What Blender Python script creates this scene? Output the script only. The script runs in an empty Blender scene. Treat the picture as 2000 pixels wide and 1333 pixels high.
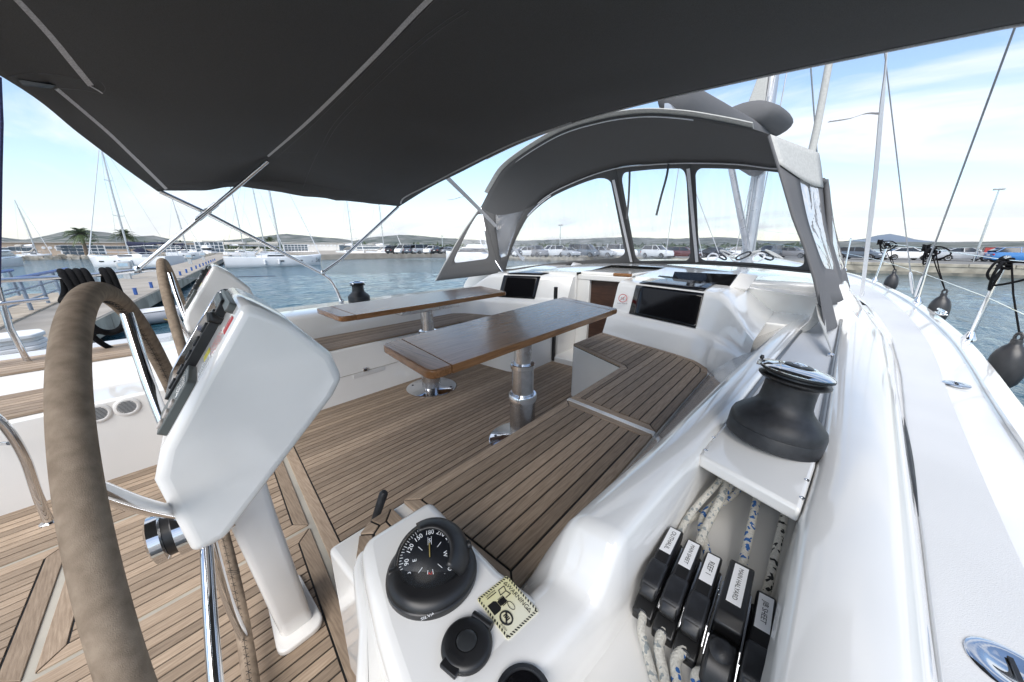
import bpy, bmesh, math, random
from mathutils import Vector, Matrix, noise
random.seed(7)
R = math.radians
scene = bpy.context.scene
col = scene.collection

# ------------------------------------------------------------------ camera
F, CX, CY = 667.0, 1000.0, 666.5
PITCH = math.atan(186.5 / 667); EYE = 1.07; YAW = R(41)
cam_d = bpy.data.cameras.new('camera'); cam = bpy.data.objects.new('camera', cam_d); col.objects.link(cam)
cam_d.sensor_width = 36; cam_d.lens = 12.0; cam_d.clip_start = .02; cam_d.clip_end = 9000
cam.location = (0, 0, EYE); cam.rotation_euler = (R(90) - PITCH, 0, YAW - R(90))
scene.camera = cam

# ------------------------------------------------------------------ sky, sun, exposure
SUN_EL = R(45); SUN_AZ = (-.9, -.42)          # towards the sun (boat frame: x forward, y to port)
world = bpy.data.worlds.new('World'); scene.world = world; world.use_nodes = True
nt = world.node_tree; N = nt.nodes; LK = nt.links
for n in list(N): N.remove(n)
wo = N.new('ShaderNodeOutputWorld'); bg = N.new('ShaderNodeBackground'); LK.new(bg.outputs[0], wo.inputs[0])
sky = N.new('ShaderNodeTexSky'); sky.sky_type = 'NISHITA'; sky.sun_disc = False
sky.sun_elevation = SUN_EL; sky.sun_rotation = math.atan2(SUN_AZ[0], SUN_AZ[1])
sky.air_density = 1.0; sky.dust_density = .25; sky.ozone_density = 1.0
tc = N.new('ShaderNodeTexCoord'); sp = N.new('ShaderNodeSeparateXYZ'); LK.new(tc.outputs['Generated'], sp.inputs[0])
za = N.new('ShaderNodeMath'); za.operation = 'ADD'; za.inputs[1].default_value = .14; LK.new(sp.outputs[2], za.inputs[0])
zm = N.new('ShaderNodeMath'); zm.operation = 'MAXIMUM'; zm.inputs[1].default_value = .05; LK.new(za.outputs[0], zm.inputs[0])
dx = N.new('ShaderNodeMath'); dx.operation = 'DIVIDE'; LK.new(sp.outputs[0], dx.inputs[0]); LK.new(zm.outputs[0], dx.inputs[1])
dy = N.new('ShaderNodeMath'); dy.operation = 'DIVIDE'; LK.new(sp.outputs[1], dy.inputs[0]); LK.new(zm.outputs[0], dy.inputs[1])
cb = N.new('ShaderNodeCombineXYZ'); LK.new(dx.outputs[0], cb.inputs[0]); LK.new(dy.outputs[0], cb.inputs[1])
mp = N.new('ShaderNodeMapping'); mp.inputs['Rotation'].default_value = (0, 0, R(20)); mp.inputs['Scale'].default_value = (.75, .34, 1)
mp.inputs['Location'].default_value = (3.1, 1.7, 0)
LK.new(cb.outputs[0], mp.inputs[0])
cn = N.new('ShaderNodeTexNoise'); cn.inputs['Scale'].default_value = 1.25; cn.inputs['Detail'].default_value = 8
cn.inputs['Roughness'].default_value = .58; cn.inputs['Distortion'].default_value = .5; LK.new(mp.outputs[0], cn.inputs[0])
cr = N.new('ShaderNodeValToRGB'); LK.new(cn.outputs[0], cr.inputs[0])
cr.color_ramp.elements[0].position = .46; cr.color_ramp.elements[0].color = (0, 0, 0, 1)
cr.color_ramp.elements[1].position = .64; cr.color_ramp.elements[1].color = (.92, .92, .92, 1)
mx = N.new('ShaderNodeMix'); mx.data_type = 'RGBA'; LK.new(cr.outputs[0], mx.inputs[0]); LK.new(sky.outputs[0], mx.inputs[6])
mx.inputs[7].default_value = (5.4, 5.4, 5.4, 1)
LK.new(mx.outputs[2], bg.inputs[0]); bg.inputs[1].default_value = .15
sd = bpy.data.lights.new('sun', 'SUN'); sd.energy = 2.8; sd.angle = R(48); sd.color = (1, .95, .88)
sun = bpy.data.objects.new('sun', sd); col.objects.link(sun)
h = Vector((SUN_AZ[0], SUN_AZ[1], 0)).normalized() * math.cos(SUN_EL); h.z = math.sin(SUN_EL)
sun.rotation_euler = h.to_track_quat('Z', 'Y').to_euler(); sun.location = h * 30
vs = scene.view_settings
vs.view_transform = 'Standard'; vs.look = 'None'; vs.gamma = 1; vs.exposure = .68; vs.use_curve_mapping = False
scene.render.engine = 'CYCLES'
scene.cycles.max_bounces = 8; scene.cycles.transparent_max_bounces = 16; scene.cycles.diffuse_bounces = 5

# ------------------------------------------------------------------ photo pixel -> place
fw = Vector((math.cos(YAW), math.sin(YAW), 0)); rt = Vector((math.sin(YAW), -math.cos(YAW), 0)); upv = Vector((0, 0, 1))
cf = fw * math.cos(PITCH) - upv * math.sin(PITCH); cu = fw * math.sin(PITCH) + upv * math.cos(PITCH)
EY = Vector((0, 0, EYE))
def ray(x, y): return cf + rt * ((x - CX) / F) + cu * ((CY - y) / F)
def aZ(x, y, z): d = ray(x, y); return EY + d * ((z - EYE) / d.z)
def aX(x, y, X): d = ray(x, y); return EY + d * (X / d.x)
def aY(x, y, Y): d = ray(x, y); return EY + d * (Y / d.y)
def aD(x, y, D): d = ray(x, y); return EY + d * (D / math.hypot(d.x, d.y))

# ------------------------------------------------------------------ materials
MATS = {}
def mat(name, c, rough=.5, metal=0., var=.06, vs_=6., bump=0., bs=150., coat=0., spec=.5, stretch=None, c2=None, lo=.4, hi=.6, rnd=0., trans=None, rvar=0.):
    if name in MATS: return MATS[name]
    m = bpy.data.materials.new(name); m.use_nodes = True; MATS[name] = m
    t = m.node_tree; n = t.nodes; l = t.links; b = n['Principled BSDF']
    tcn = n.new('ShaderNodeTexCoord'); mpn = n.new('ShaderNodeMapping'); l.new(tcn.outputs['Object'], mpn.inputs[0])
    if stretch: mpn.inputs['Scale'].default_value = stretch
    nz = n.new('ShaderNodeTexNoise'); nz.inputs['Scale'].default_value = vs_; nz.inputs['Detail'].default_value = 5; l.new(mpn.outputs[0], nz.inputs[0])
    rp = n.new('ShaderNodeValToRGB'); l.new(nz.outputs[0], rp.inputs[0])
    rp.color_ramp.elements[0].position = lo; rp.color_ramp.elements[1].position = hi
    if c2 is None:
        a = [max(0, v * (1 - var)) for v in c]; d = [min(1, v * (1 + var)) for v in c]
    else: a, d = c, c2
    rp.color_ramp.elements[0].color = (*a, 1); rp.color_ramp.elements[1].color = (*d, 1)
    out = rp.outputs[0]
    if rnd:
        oi = n.new('ShaderNodeObjectInfo'); mr = n.new('ShaderNodeMapRange'); l.new(oi.outputs['Random'], mr.inputs[0])
        mr.inputs[3].default_value = 1 - rnd; mr.inputs[4].default_value = 1 + rnd
        mm = n.new('ShaderNodeMix'); mm.data_type = 'RGBA'; mm.blend_type = 'MULTIPLY'; mm.inputs[0].default_value = 1
        l.new(out, mm.inputs[6]); l.new(mr.outputs[0], mm.inputs[7]); out = mm.outputs[2]
    l.new(out, b.inputs['Base Color'])
    b.inputs['Roughness'].default_value = rough; b.inputs['Metallic'].default_value = metal
    b.inputs['Specular IOR Level'].default_value = spec
    if rvar:
        rn = n.new('ShaderNodeTexNoise'); rn.inputs['Scale'].default_value = 9; rn.inputs['Detail'].default_value = 4; l.new(tcn.outputs['Object'], rn.inputs[0])
        mr2 = n.new('ShaderNodeMapRange'); l.new(rn.outputs[0], mr2.inputs[0]); mr2.inputs[1].default_value = .3; mr2.inputs[2].default_value = .7
        mr2.inputs[3].default_value = max(.02, rough - rvar); mr2.inputs[4].default_value = rough + rvar; l.new(mr2.outputs[0], b.inputs['Roughness'])
    if coat: b.inputs['Coat Weight'].default_value = coat; b.inputs['Coat Roughness'].default_value = .06
    if bump:
        bn = n.new('ShaderNodeTexNoise'); bn.inputs['Scale'].default_value = bs; bn.inputs['Detail'].default_value = 3; l.new(mpn.outputs[0], bn.inputs[0])
        bp = n.new('ShaderNodeBump'); bp.inputs['Strength'].default_value = bump; bp.inputs['Distance'].default_value = .002
        l.new(bn.outputs[0], bp.inputs['Height']); l.new(bp.outputs[0], b.inputs['Normal'])
    return m
GEL = mat('white_gelcoat', (.80, .79, .765), .11, var=.025, vs_=2.2, coat=.6, rvar=.06)
GEL2 = mat('nonskid_gelcoat', (.60, .605, .61), .45, var=.02, vs_=3, bump=.35, bs=420)
PODW = mat('white_console', (.80, .79, .77), .14, var=.015, coat=.5, rvar=.04)
TEAK = mat('weathered_teak', (.265, .195, .138), .62, vs_=5, stretch=(3, 38, 38), c2=(.43, .332, .245), lo=.3, hi=.72, bump=.35, bs=30, rnd=.25, spec=.3)
TEAKY = mat('weathered_teak_crosswise', (.265, .195, .138), .62, vs_=5, stretch=(38, 3, 38), c2=(.43, .332, .245), lo=.3, hi=.72, bump=.35, bs=30, rnd=.25, spec=.3)
CAULK = mat('black_caulk', (.012, .012, .012), .6)
GUTTER = mat('gutter_seal', (.42, .39, .33), .4, var=.08)
VARN = mat('varnished_teak', (.17, .075, .028), .26, vs_=3.2, stretch=(2.2, 40, 40), c2=(.33, .165, .07), lo=.3, hi=.7, coat=.15, spec=.35)
VARNY = mat('varnished_teak_end', (.15, .066, .025), .26, vs_=3.2, stretch=(40, 2.2, 40), c2=(.28, .135, .055), lo=.3, hi=.7, coat=.15, spec=.35)
CHROME = mat('polished_steel', (.72, .73, .75), .07, 1, var=.04, rvar=.04)
STEEL = mat('brushed_steel', (.62, .63, .65), .24, 1, var=.06, vs_=40, rvar=.05)
CANVAS = mat('charcoal_canvas', (.085, .085, .086), .85, var=.2, vs_=900, bump=.25, bs=1200, spec=.2)
CANVASG = mat('grey_canvas', (.13, .13, .135), .85, var=.12, vs_=500, bump=.25, bs=900, spec=.2)
CANVASL = mat('light_grey_trim', (.46, .46, .44), .8, var=.06, vs_=60, bump=.1, bs=700, spec=.2)
ZIP = mat('white_zipper', (.55, .55, .56), .6, var=.12, vs_=200)
STRAP = mat('white_webbing', (.66, .66, .67), .7, var=.08, vs_=120, bump=.2, bs=600)
SUEDE = mat('tan_suede', (.20, .152, .112), .95, vs_=60, c2=(.31, .245, .185), lo=.3, hi=.7, bump=.3, bs=1100, spec=.1)
THREAD = mat('dark_thread', (.02, .02, .022), .8)
BLACK = mat('black_plastic', (.013, .013, .014), .38, var=.15, rvar=.08)
BLACKM = mat('black_anodised', (.017, .018, .021), .46, var=.2, vs_=60, bump=.15, bs=900, rvar=.08)
RUBBER = mat('dark_fender_rubber', (.028, .028, .030), .4, var=.2, vs_=9, rvar=.1)
BGLASS = mat('black_acrylic', (.005, .005, .006), .08, spec=.3)
DARKW = mat('dark_companion_wood', (.040, .018, .011), .35, vs_=4, stretch=(3, 3, 30), c2=(.065, .03, .018))
PRINTK = mat('black_print', (.012, .012, .012), .5); PRINTW = mat('white_print', (.85, .85, .85), .5); PRINTR = mat('red_print', (.6, .03, .03), .5)
PAPER = mat('white_label', (.82, .82, .82), .45, var=.01); CREAM = mat('cream_sticker', (.74, .70, .40), .4, c2=(.80, .78, .62)); YELL = mat('yellow_sticker', (.72, .62, .03), .4)
KEYPAD = mat('grey_keypad', (.10, .11, .105), .4); LCD = mat('dull_lcd', (.16, .18, .18), .2); BUTTON = mat('pale_button', (.55, .50, .46), .4)
ROPEK = mat('black_rope', (.008, .008, .009), .9, var=.3, vs_=200, bump=.8, bs=300, spec=.15)
def rope(name, fleck):
    m = mat(name, (.62, .60, .54), .75, var=.1, vs_=300, bump=.9, bs=330)
    t = m.node_tree; n = t.nodes; l = t.links; b = n['Principled BSDF']
    tcn = n.new('ShaderNodeTexCoord'); nz = n.new('ShaderNodeTexVoronoi'); nz.inputs['Scale'].default_value = 170; l.new(tcn.outputs['Object'], nz.inputs[0])
    sx = n.new('ShaderNodeSeparateColor'); l.new(nz.outputs['Color'], sx.inputs[0])
    gt = n.new('ShaderNodeMath'); gt.operation = 'GREATER_THAN'; gt.inputs[1].default_value = .80; l.new(sx.outputs[0], gt.inputs[0])
    mm = n.new('ShaderNodeMix'); mm.data_type = 'RGBA'; l.new(gt.outputs[0], mm.inputs[0])
    l.new(b.inputs['Base Color'].links[0].from_socket, mm.inputs[6]); mm.inputs[7].default_value = (*fleck, 1); l.new(mm.outputs[2], b.inputs['Base Color'])
    return m
ROPEB = rope('white_rope_blue_fleck', (.03, .13, .38)); ROPEG = rope('white_rope_grey_fleck', (.30, .33, .33)); ROPED = rope('white_rope_black_fleck', (.015, .015, .015))
def vinyl():
    m = bpy.data.materials.new('clear_vinyl'); m.use_nodes = True; t = m.node_tree; n = t.nodes; l = t.links
    for x in list(n): n.remove(x)
    o = n.new('ShaderNodeOutputMaterial'); tr = n.new('ShaderNodeBsdfTransparent'); tr.inputs[0].default_value = (.90, .915, .94, 1)
    gl = n.new('ShaderNodeBsdfGlossy'); gl.inputs['Roughness'].default_value = .03
    df = n.new('ShaderNodeBsdfDiffuse'); df.inputs[0].default_value = (.75, .78, .84, 1)
    nz = n.new('ShaderNodeTexNoise'); nz.inputs['Scale'].default_value = 3.5; nz.inputs['Detail'].default_value = 3; nz.inputs['Distortion'].default_value = .6
    tcn = n.new('ShaderNodeTexCoord'); l.new(tcn.outputs['Object'], nz.inputs[0])
    bp = n.new('ShaderNodeBump'); bp.inputs['Strength'].default_value = .5; bp.inputs['Distance'].default_value = .06; l.new(nz.outputs[0], bp.inputs['Height']); l.new(bp.outputs[0], gl.inputs['Normal'])
    fr = n.new('ShaderNodeFresnel'); fr.inputs[0].default_value = 1.35; l.new(bp.outputs[0], fr.inputs['Normal'])
    m1 = n.new('ShaderNodeMixShader'); l.new(fr.outputs[0], m1.inputs[0]); l.new(tr.outputs[0], m1.inputs[1]); l.new(gl.outputs[0], m1.inputs[2])
    m2 = n.new('ShaderNodeMixShader'); hz_n = n.new('ShaderNodeTexNoise'); hz_n.inputs['Scale'].default_value = 1.0; hz_n.inputs['Detail'].default_value = 6; hz_m = n.new('ShaderNodeMapping'); hz_m.inputs['Scale'].default_value = (2, 9, 1.6); l.new(tcn.outputs['Object'], hz_m.inputs[0]); l.new(hz_m.outputs[0], hz_n.inputs[0])
    hz_r = n.new('ShaderNodeMapRange'); hz_r.inputs[1].default_value = .42; hz_r.inputs[2].default_value = .72; hz_r.inputs[3].default_value = .05; hz_r.inputs[4].default_value = .24; l.new(hz_n.outputs[0], hz_r.inputs[0]); l.new(hz_r.outputs[0], m2.inputs[0]); l.new(m1.outputs[0], m2.inputs[1]); l.new(df.outputs[0], m2.inputs[2])
    l.new(m2.outputs[0], o.inputs[0]); MATS['clear_vinyl'] = m; return m
VINYL = vinyl()

# ------------------------------------------------------------------ mesh helpers
BASE = {}
class MB:
    def __init__(s): s.v = []; s.f = []
    def add(s, vs_, fs):
        o = len(s.v); s.v += [Vector(p) for p in vs_]; s.f += [tuple(i + o for i in q) for q in fs]; return s
    def box(s, c, d, M=None):
        x, y, z = (k / 2 for k in d); p = [Vector((i, j, k)) for i in (-x, x) for j in (-y, y) for k in (-z, z)]
        if M: p = [M @ q for q in p]
        c = Vector(c); return s.add([q + c for q in p], [(0, 1, 3, 2), (4, 6, 7, 5), (0, 4, 5, 1), (2, 3, 7, 6), (0, 2, 6, 4), (1, 5, 7, 3)])
    def prism(s, poly, z0, z1):
        n = len(poly)
        if sum(poly[i][0] * poly[(i + 1) % n][1] - poly[(i + 1) % n][0] * poly[i][1] for i in range(n)) < 0: poly = poly[::-1]
        return s.add([(p[0], p[1], z0) for p in poly] + [(p[0], p[1], z1) for p in poly],
                     [tuple(range(n))[::-1], tuple(range(n, 2 * n))] + [(i, (i + 1) % n, n + (i + 1) % n, n + i) for i in range(n)])
    def slab(s, pts, t):                       # planar polygon given thickness t against its normal
        pts = [Vector(p) for p in pts]; n = len(pts); nn = Vector((0, 0, 0))
        for i in range(n): nn += pts[i].cross(pts[(i + 1) % n])
        nn.normalize()
        return s.add(pts + [p - nn * t for p in pts], [tuple(range(n)), tuple(range(n, 2 * n))[::-1]] + [(i, n + i, n + (i + 1) % n, (i + 1) % n) for i in range(n)])
    def tube(s, path, r, n=10, closed=False, cap=True):
        P = [Vector(p) for p in path]; m = len(P); rs = r if isinstance(r, (list, tuple)) else [r] * m
        T = []
        for i in range(m):
            a = P[(i - 1) % m] if (closed or i > 0) else P[i]; b = P[(i + 1) % m] if (closed or i < m - 1) else P[i]
            T.append((b - a).normalized())
        u = T[0].orthogonal().normalized(); o = len(s.v)
        for i in range(m):
            if i: u = (T[i - 1].rotation_difference(T[i]) @ u); u = (u - T[i] * u.dot(T[i])).normalized()
            w = T[i].cross(u)
            s.v += [P[i] + (u * math.cos(2 * math.pi * k / n) + w * math.sin(2 * math.pi * k / n)) * rs[i] for k in range(n)]
        for i in range(m if closed else m - 1):
            a = o + i * n; b = o + ((i + 1) % m) * n
            s.f += [(a + k, a + (k + 1) % n, b + (k + 1) % n, b + k) for k in range(n)]
        if cap and not closed: s.f += [tuple(range(o, o + n))[::-1], tuple(range(o + (m - 1) * n, o + m * n))]
        return s
    def lathe(s, prof, c=(0, 0, 0), axis=(0, 0, 1), n=32, cap=True):
        q = Vector((0, 0, 1)).rotation_difference(Vector(axis).normalized()); c = Vector(c); o = len(s.v)
        for r, z in prof: s.v += [c + q @ Vector((r * math.cos(2 * math.pi * k / n), r * math.sin(2 * math.pi * k / n), z)) for k in range(n)]
        for i in range(len(prof) - 1):
            a = o + i * n; b = a + n; s.f += [(a + k, a + (k + 1) % n, b + (k + 1) % n, b + k) for k in range(n)]
        if cap: s.f += [tuple(range(o, o + n))[::-1], tuple(range(o + (len(prof) - 1) * n, o + len(prof) * n))]
        return s
    def grid(s, rows, closed=False):
        o = len(s.v); w = len(rows[0])
        for r in rows: s.v += [Vector(p) for p in r]
        for i in range(len(rows) - 1):
            for k in range(w if closed else w - 1):
                k2 = (k + 1) % w; s.f.append((o + i * w + k, o + i * w + k2, o + (i + 1) * w + k2, o + (i + 1) * w + k))
        return s
    def xf(s, M): s.v = [M @ p for p in s.v]; return s
    def build(s, name, m, parent=None, smooth=40, bevel=0, seg=3, solid=0, fix=True, clamp=True):
        b = BASE.get(parent.name, Vector((0, 0, 0))) if parent else Vector((0, 0, 0))
        me = bpy.data.meshes.new(name); me.from_pydata([p - b for p in s.v], [], s.f)
        if fix:
            bm = bmesh.new(); bm.from_mesh(me); bmesh.ops.recalc_face_normals(bm, faces=bm.faces); bm.to_mesh(me); bm.free()
        me.materials.append(m)
        if smooth:
            me.polygons.foreach_set('use_smooth', [True] * len(me.polygons)); me.set_sharp_from_angle(angle=R(smooth))
        o = bpy.data.objects.new(name, me); col.objects.link(o)
        if parent: o.parent = parent
        BASE[o.name] = b
        if bevel:
            mo = o.modifiers.new('bevel', 'BEVEL'); mo.width = bevel; mo.segments = seg; mo.limit_method = 'ANGLE'; mo.angle_limit = R(35); mo.use_clamp_overlap = clamp
        if solid:
            mo = o.modifiers.new('solid', 'SOLIDIFY'); mo.thickness = solid; mo.offset = 0
        return o
def tag(o, label, cat, group=None, kind=None):
    if label: o['label'] = label
    if cat: o['category'] = cat
    if group: o['group'] = group
    if kind: o['kind'] = kind
    return o
def thing(name, label, cat, loc=(0, 0, 0), group=None):
    o = bpy.data.objects.new(name, None); col.objects.link(o); o.location = loc; o.empty_display_size = .1
    BASE[o.name] = Vector(loc); return tag(o, label, cat, group)
def struct(o): o['kind'] = 'structure'; return o
def copy_tree(o, parent=None):
    c = o.copy(); col.objects.link(c); c.parent = parent
    BASE[c.name] = BASE.get(o.name, Vector((0, 0, 0)))
    for ch in list(o.children): copy_tree(ch, c)
    return c
def spline(pts, n=8, closed=False):            # Catmull-Rom through points
    P = [Vector(p) for p in pts]; m = len(P); out = []
    rng = range(m if closed else m - 1)
    for i in rng:
        p1, p2 = P[i], P[(i + 1) % m]
        p0 = P[(i - 1) % m] if (closed or i > 0) else p1 * 2 - p2
        p3 = P[(i + 2) % m] if (closed or i < m - 2) else p2 * 2 - p1
        for k in range(n):
            t = k / n
            out.append(.5 * ((2 * p1) + (p2 - p0) * t + (2 * p0 - 5 * p1 + 4 * p2 - p3) * t * t + (3 * p1 - p0 - 3 * p2 + p3) * t ** 3))
    if not closed: out.append(P[-1])
    return out
def resample(pts, n):
    P = [Vector(p) for p in pts]; L = [0]
    for a, b in zip(P, P[1:]): L.append(L[-1] + (b - a).length)
    out = []; j = 0
    for i in range(n):
        t = L[-1] * i / (n - 1)
        while j < len(P) - 2 and L[j + 1] < t: j += 1
        d = L[j + 1] - L[j]; out.append(P[j].lerp(P[j + 1], (t - L[j]) / d if d else 0))
    return out
def interp(x, tab):
    if x <= tab[0][0]: return tab[0][1]
    for (a, b), (c, d) in zip(tab, tab[1:]):
        if x <= c: return b + (d - b) * (x - a) / (c - a)
    return tab[-1][1]
def sstep(a, b, x): t = min(1, max(0, (x - a) / (b - a))); return t * t * (3 - 2 * t)
def text(body, size, o, xd, yd, m, parent, off=.0008, name='lettering', centre=True, thick=0, spacing=1):
    cu_ = bpy.data.curves.new('t', 'FONT'); cu_.body = body; cu_.size = size; cu_.space_character = spacing
    cu_.align_x = 'CENTER' if centre else 'LEFT'; cu_.align_y = 'CENTER'; cu_.extrude = thick; cu_.resolution_u = 3
    t = bpy.data.objects.new('t', cu_); col.objects.link(t)
    dg = bpy.context.evaluated_depsgraph_get(); me = bpy.data.meshes.new_from_object(t.evaluated_get(dg))
    bpy.data.objects.remove(t); bpy.data.curves.remove(cu_)
    xd = Vector(xd).normalized(); yd = Vector(yd); yd = (yd - xd * yd.dot(xd)).normalized(); n = xd.cross(yd); o = Vector(o)
    mb = MB(); mb.add([o + xd * v.co.x + yd * v.co.y + n * (off + v.co.z) for v in me.vertices], [tuple(p.vertices) for p in me.polygons])
    bpy.data.meshes.remove(me); return mb.build(name, m, parent, smooth=0, fix=False)

# planks ----------------------------------------------------------
def clip(poly, ax, val, keep_gt):
    out = []
    for i in range(len(poly)):
        a, b = poly[i], poly[(i + 1) % len(poly)]; ia = (a[ax] >= val) == keep_gt; ib = (b[ax] >= val) == keep_gt
        if ia: out.append(a)
        if ia != ib:
            t = (val - a[ax]) / (b[ax] - a[ax]); out.append((a[0] + (b[0] - a[0]) * t, a[1] + (b[1] - a[1]) * t))
    return out
def area(p): return sum(p[i][0] * p[(i + 1) % len(p)][1] - p[(i + 1) % len(p)][0] * p[i][1] for i in range(len(p))) / 2
def ccw(p): return p if area(p) > 0 else p[::-1]
def inset(poly, d):
    poly = ccw(poly); n = len(poly); out = []
    for i in range(n):
        p0, p1, p2 = (Vector(poly[j % n]) for j in (i - 1, i, i + 1))
        e1 = (p1 - p0).normalized(); e2 = (p2 - p1).normalized(); n1 = Vector((-e1.y, e1.x)); n2 = Vector((-e2.y, e2.x))
        b = n1 + n2; k = b.length_squared
        out.append(tuple(p1 + b * (2 * d / k if k > .2 else d)))
    return out
def plank_field(parent, poly, z, pitch=.05, gap=.0062, margin=.045, th=.012, ax=1, base=True):
    poly = ccw(poly); mats = (TEAK, TEAKY)
    if base: MB().prism(inset(poly, .002), z - th - .004, z - .0035).build('caulking', CAULK, parent, smooth=0)
    inner = poly
    if margin:
        q = inset(poly, margin); n = len(poly)
        for i in range(n):
            a, b, c, d = poly[i], poly[(i + 1) % n], q[(i + 1) % n], q[i]
            if (Vector(b) - Vector(a)).length < .012: continue
            e = (Vector(b) - Vector(a)).normalized() * (gap / 2)
            quad = [tuple(Vector(a) + e), tuple(Vector(b) - e), tuple(Vector(c) - e), tuple(Vector(d) + e)]
            MB().prism(quad, z - th, z).build('plank', mats[0] if abs(e.x) > abs(e.y) else mats[1], parent, smooth=0, bevel=.0012, seg=1)
        inner = inset(poly, margin + gap)
    lo = min(p[ax] for p in inner); hi = max(p[ax] for p in inner); n = max(1, round((hi - lo) / pitch)); pt = (hi - lo) / n
    for k in range(n):
        a, b = lo + k * pt + (gap / 2 if k else 0), lo + (k + 1) * pt - (gap / 2 if k < n - 1 else 0)
        s = clip(clip(inner, ax, a, True), ax, b, False)
        if len(s) >= 3 and abs(area(s)) > 2e-4: MB().prism(s, z - th, z).build('plank', mats[0] if ax == 1 else mats[1], parent, smooth=0)

# ================================================================== SETTING: water, land
W = -1.60; ZQ = -.585; ZS = -1.1
def water_mat():
    m = bpy.data.materials.new('harbour_water'); m.use_nodes = True; t = m.node_tree; n = t.nodes; l = t.links; b = n['Principled BSDF']
    b.inputs['Base Color'].default_value = (.020, .070, .095, 1); b.inputs['Roughness'].default_value = .07; b.inputs['IOR'].default_value = 1.33
    tcn = n.new('ShaderNodeTexCoord'); hs = []
    for sc, rot, st in (((.55, 1.5, 1), 38, 1.0), ((2.2, 5.0, 1), 55, .42), ((8, 14, 1), 25, .12)):
        mpn = n.new('ShaderNodeMapping'); mpn.inputs['Scale'].default_value = sc; mpn.inputs['Rotation'].default_value = (0, 0, R(rot)); l.new(tcn.outputs['Object'], mpn.inputs[0])
        nz = n.new('ShaderNodeTexNoise'); nz.inputs['Scale'].default_value = 1; nz.inputs['Detail'].default_value = 3; nz.inputs['Distortion'].default_value = .4; l.new(mpn.outputs[0], nz.inputs[0])
        ml = n.new('ShaderNodeMath'); ml.operation = 'MULTIPLY'; ml.inputs[1].default_value = st; l.new(nz.outputs[0], ml.inputs[0]); hs.append(ml)
    a = n.new('ShaderNodeMath'); l.new(hs[0].outputs[0], a.inputs[0]); l.new(hs[1].outputs[0], a.inputs[1])
    a2 = n.new('ShaderNodeMath'); l.new(a.outputs[0], a2.inputs[0]); l.new(hs[2].outputs[0], a2.inputs[1])
    bp = n.new('ShaderNodeBump'); bp.inputs['Strength'].default_value = .8; bp.inputs['Distance'].default_value = .16
    l.new(a2.outputs[0], bp.inputs['Height']); l.new(bp.outputs[0], b.inputs['Normal']); return m
WATER = water_mat()
def water_mesh():                                # real wavelets within 170 m, flat sheet beyond
    rs = [2.0]
    while rs[-1] < 170: rs.append(rs[-1] * 1.0155 + .02)
    na = 640; rows_ = []; ca, sa = math.cos(R(38)), math.sin(R(38))
    for r_ in rs:
        st_ = r_ * 2 * math.pi / na; row_ = []
        for k in range(na):
            a = 2 * math.pi * k / na; x, y = r_ * math.cos(a), r_ * math.sin(a); u, v = x * ca + y * sa, -x * sa + y * ca
            f1 = 1 / max(1.1, 3 * st_); f2 = 1 / max(.42, 2.2 * st_); fd = 1 - sstep(90, 170, r_)
            h_ = .060 * min(2.0, 1 / f1 / 1.1) ** .6 * noise.noise(Vector((u * f1 * 1.5, v * f1 * .6, 1.3))) + .022 * noise.noise(Vector((u * f2 * 1.4, v * f2 * .7, 5.1)))
            row_.append((x, y, W + h_ * fd))
        rows_.append(row_)
    for r_ in (400, 1200, 5600): rows_.append([(r_ * math.cos(2 * math.pi * k / na), r_ * math.sin(2 * math.pi * k / na), W) for k in range(na)])
    m_ = MB().grid(rows_, closed=True); o_ = len(m_.v); m_.v.append(Vector((0, 0, W))); m_.f += [((k + 1) % na, k, o_) for k in range(na)]
    return m_
struct(water_mesh().build('water', WATER, smooth=180, fix=True))
CONC = mat('pale_concrete', (.27, .24, .20), .85, vs_=.8, c2=(.40, .36, .31), lo=.3, hi=.7, bump=.4, bs=14)
CONCW = mat('quay_wall_concrete', (.24, .22, .18), .85, vs_=1.1, c2=(.42, .39, .32), lo=.35, hi=.65, bump=.6, bs=9, rnd=.12)
CONCD = mat('wet_concrete', (.10, .10, .085), .7, vs_=1.3, c2=(.2, .19, .16), bump=.5, bs=9)
ASPH = mat('quay_asphalt', (.20, .195, .185), .9, var=.12, vs_=.3)
ROCK = mat('shore_rock', (.30, .27, .22), .9, vs_=1.2, c2=(.46, .42, .36), bump=.5, bs=6, rnd=.2)

# ================================================================== THE YACHT
YC = 1.54
YG = spline([(x, y, z) for x, y, z in [(-1.6, -.28, .42), (-.5, -.44, .42), (.5, -.58, .425), (1.5, -.67, .43), (2.35, -.75, .437), (3.0, -.82, .442), (3.7, -.87, .461), (4.6, -.885, .49),
     (5.5, -.872, .515), (6.5, -.81, .54), (7.5, -.70, .57), (8.5, -.48, .61), (10, .08, .67), (11.5, .78, .75), (12.6, 1.36, .82), (12.8, 1.5, .84)]], 6)
GY = [(p.x, p.y) for p in YG]; GZ = [(p.x, p.z) for p in YG]
YD = [(-1.6, -.16), (.3, -.215), (.64, -.235), (1.1, -.28), (1.84, -.345), (2.6, -.42), (3.5, -.475), (4.85, -.46), (6.5, -.30), (8.2, .35), (8.6, .9), (8.8, 1.5)]
yacht = thing('sailing_yacht', 'white sailing yacht with teak cockpit that the whole view is taken from', 'sailing yacht', (1.5, YC, W))
def mir(p): return Vector((p[0], 2 * YC - p[1], p[2]))
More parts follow.
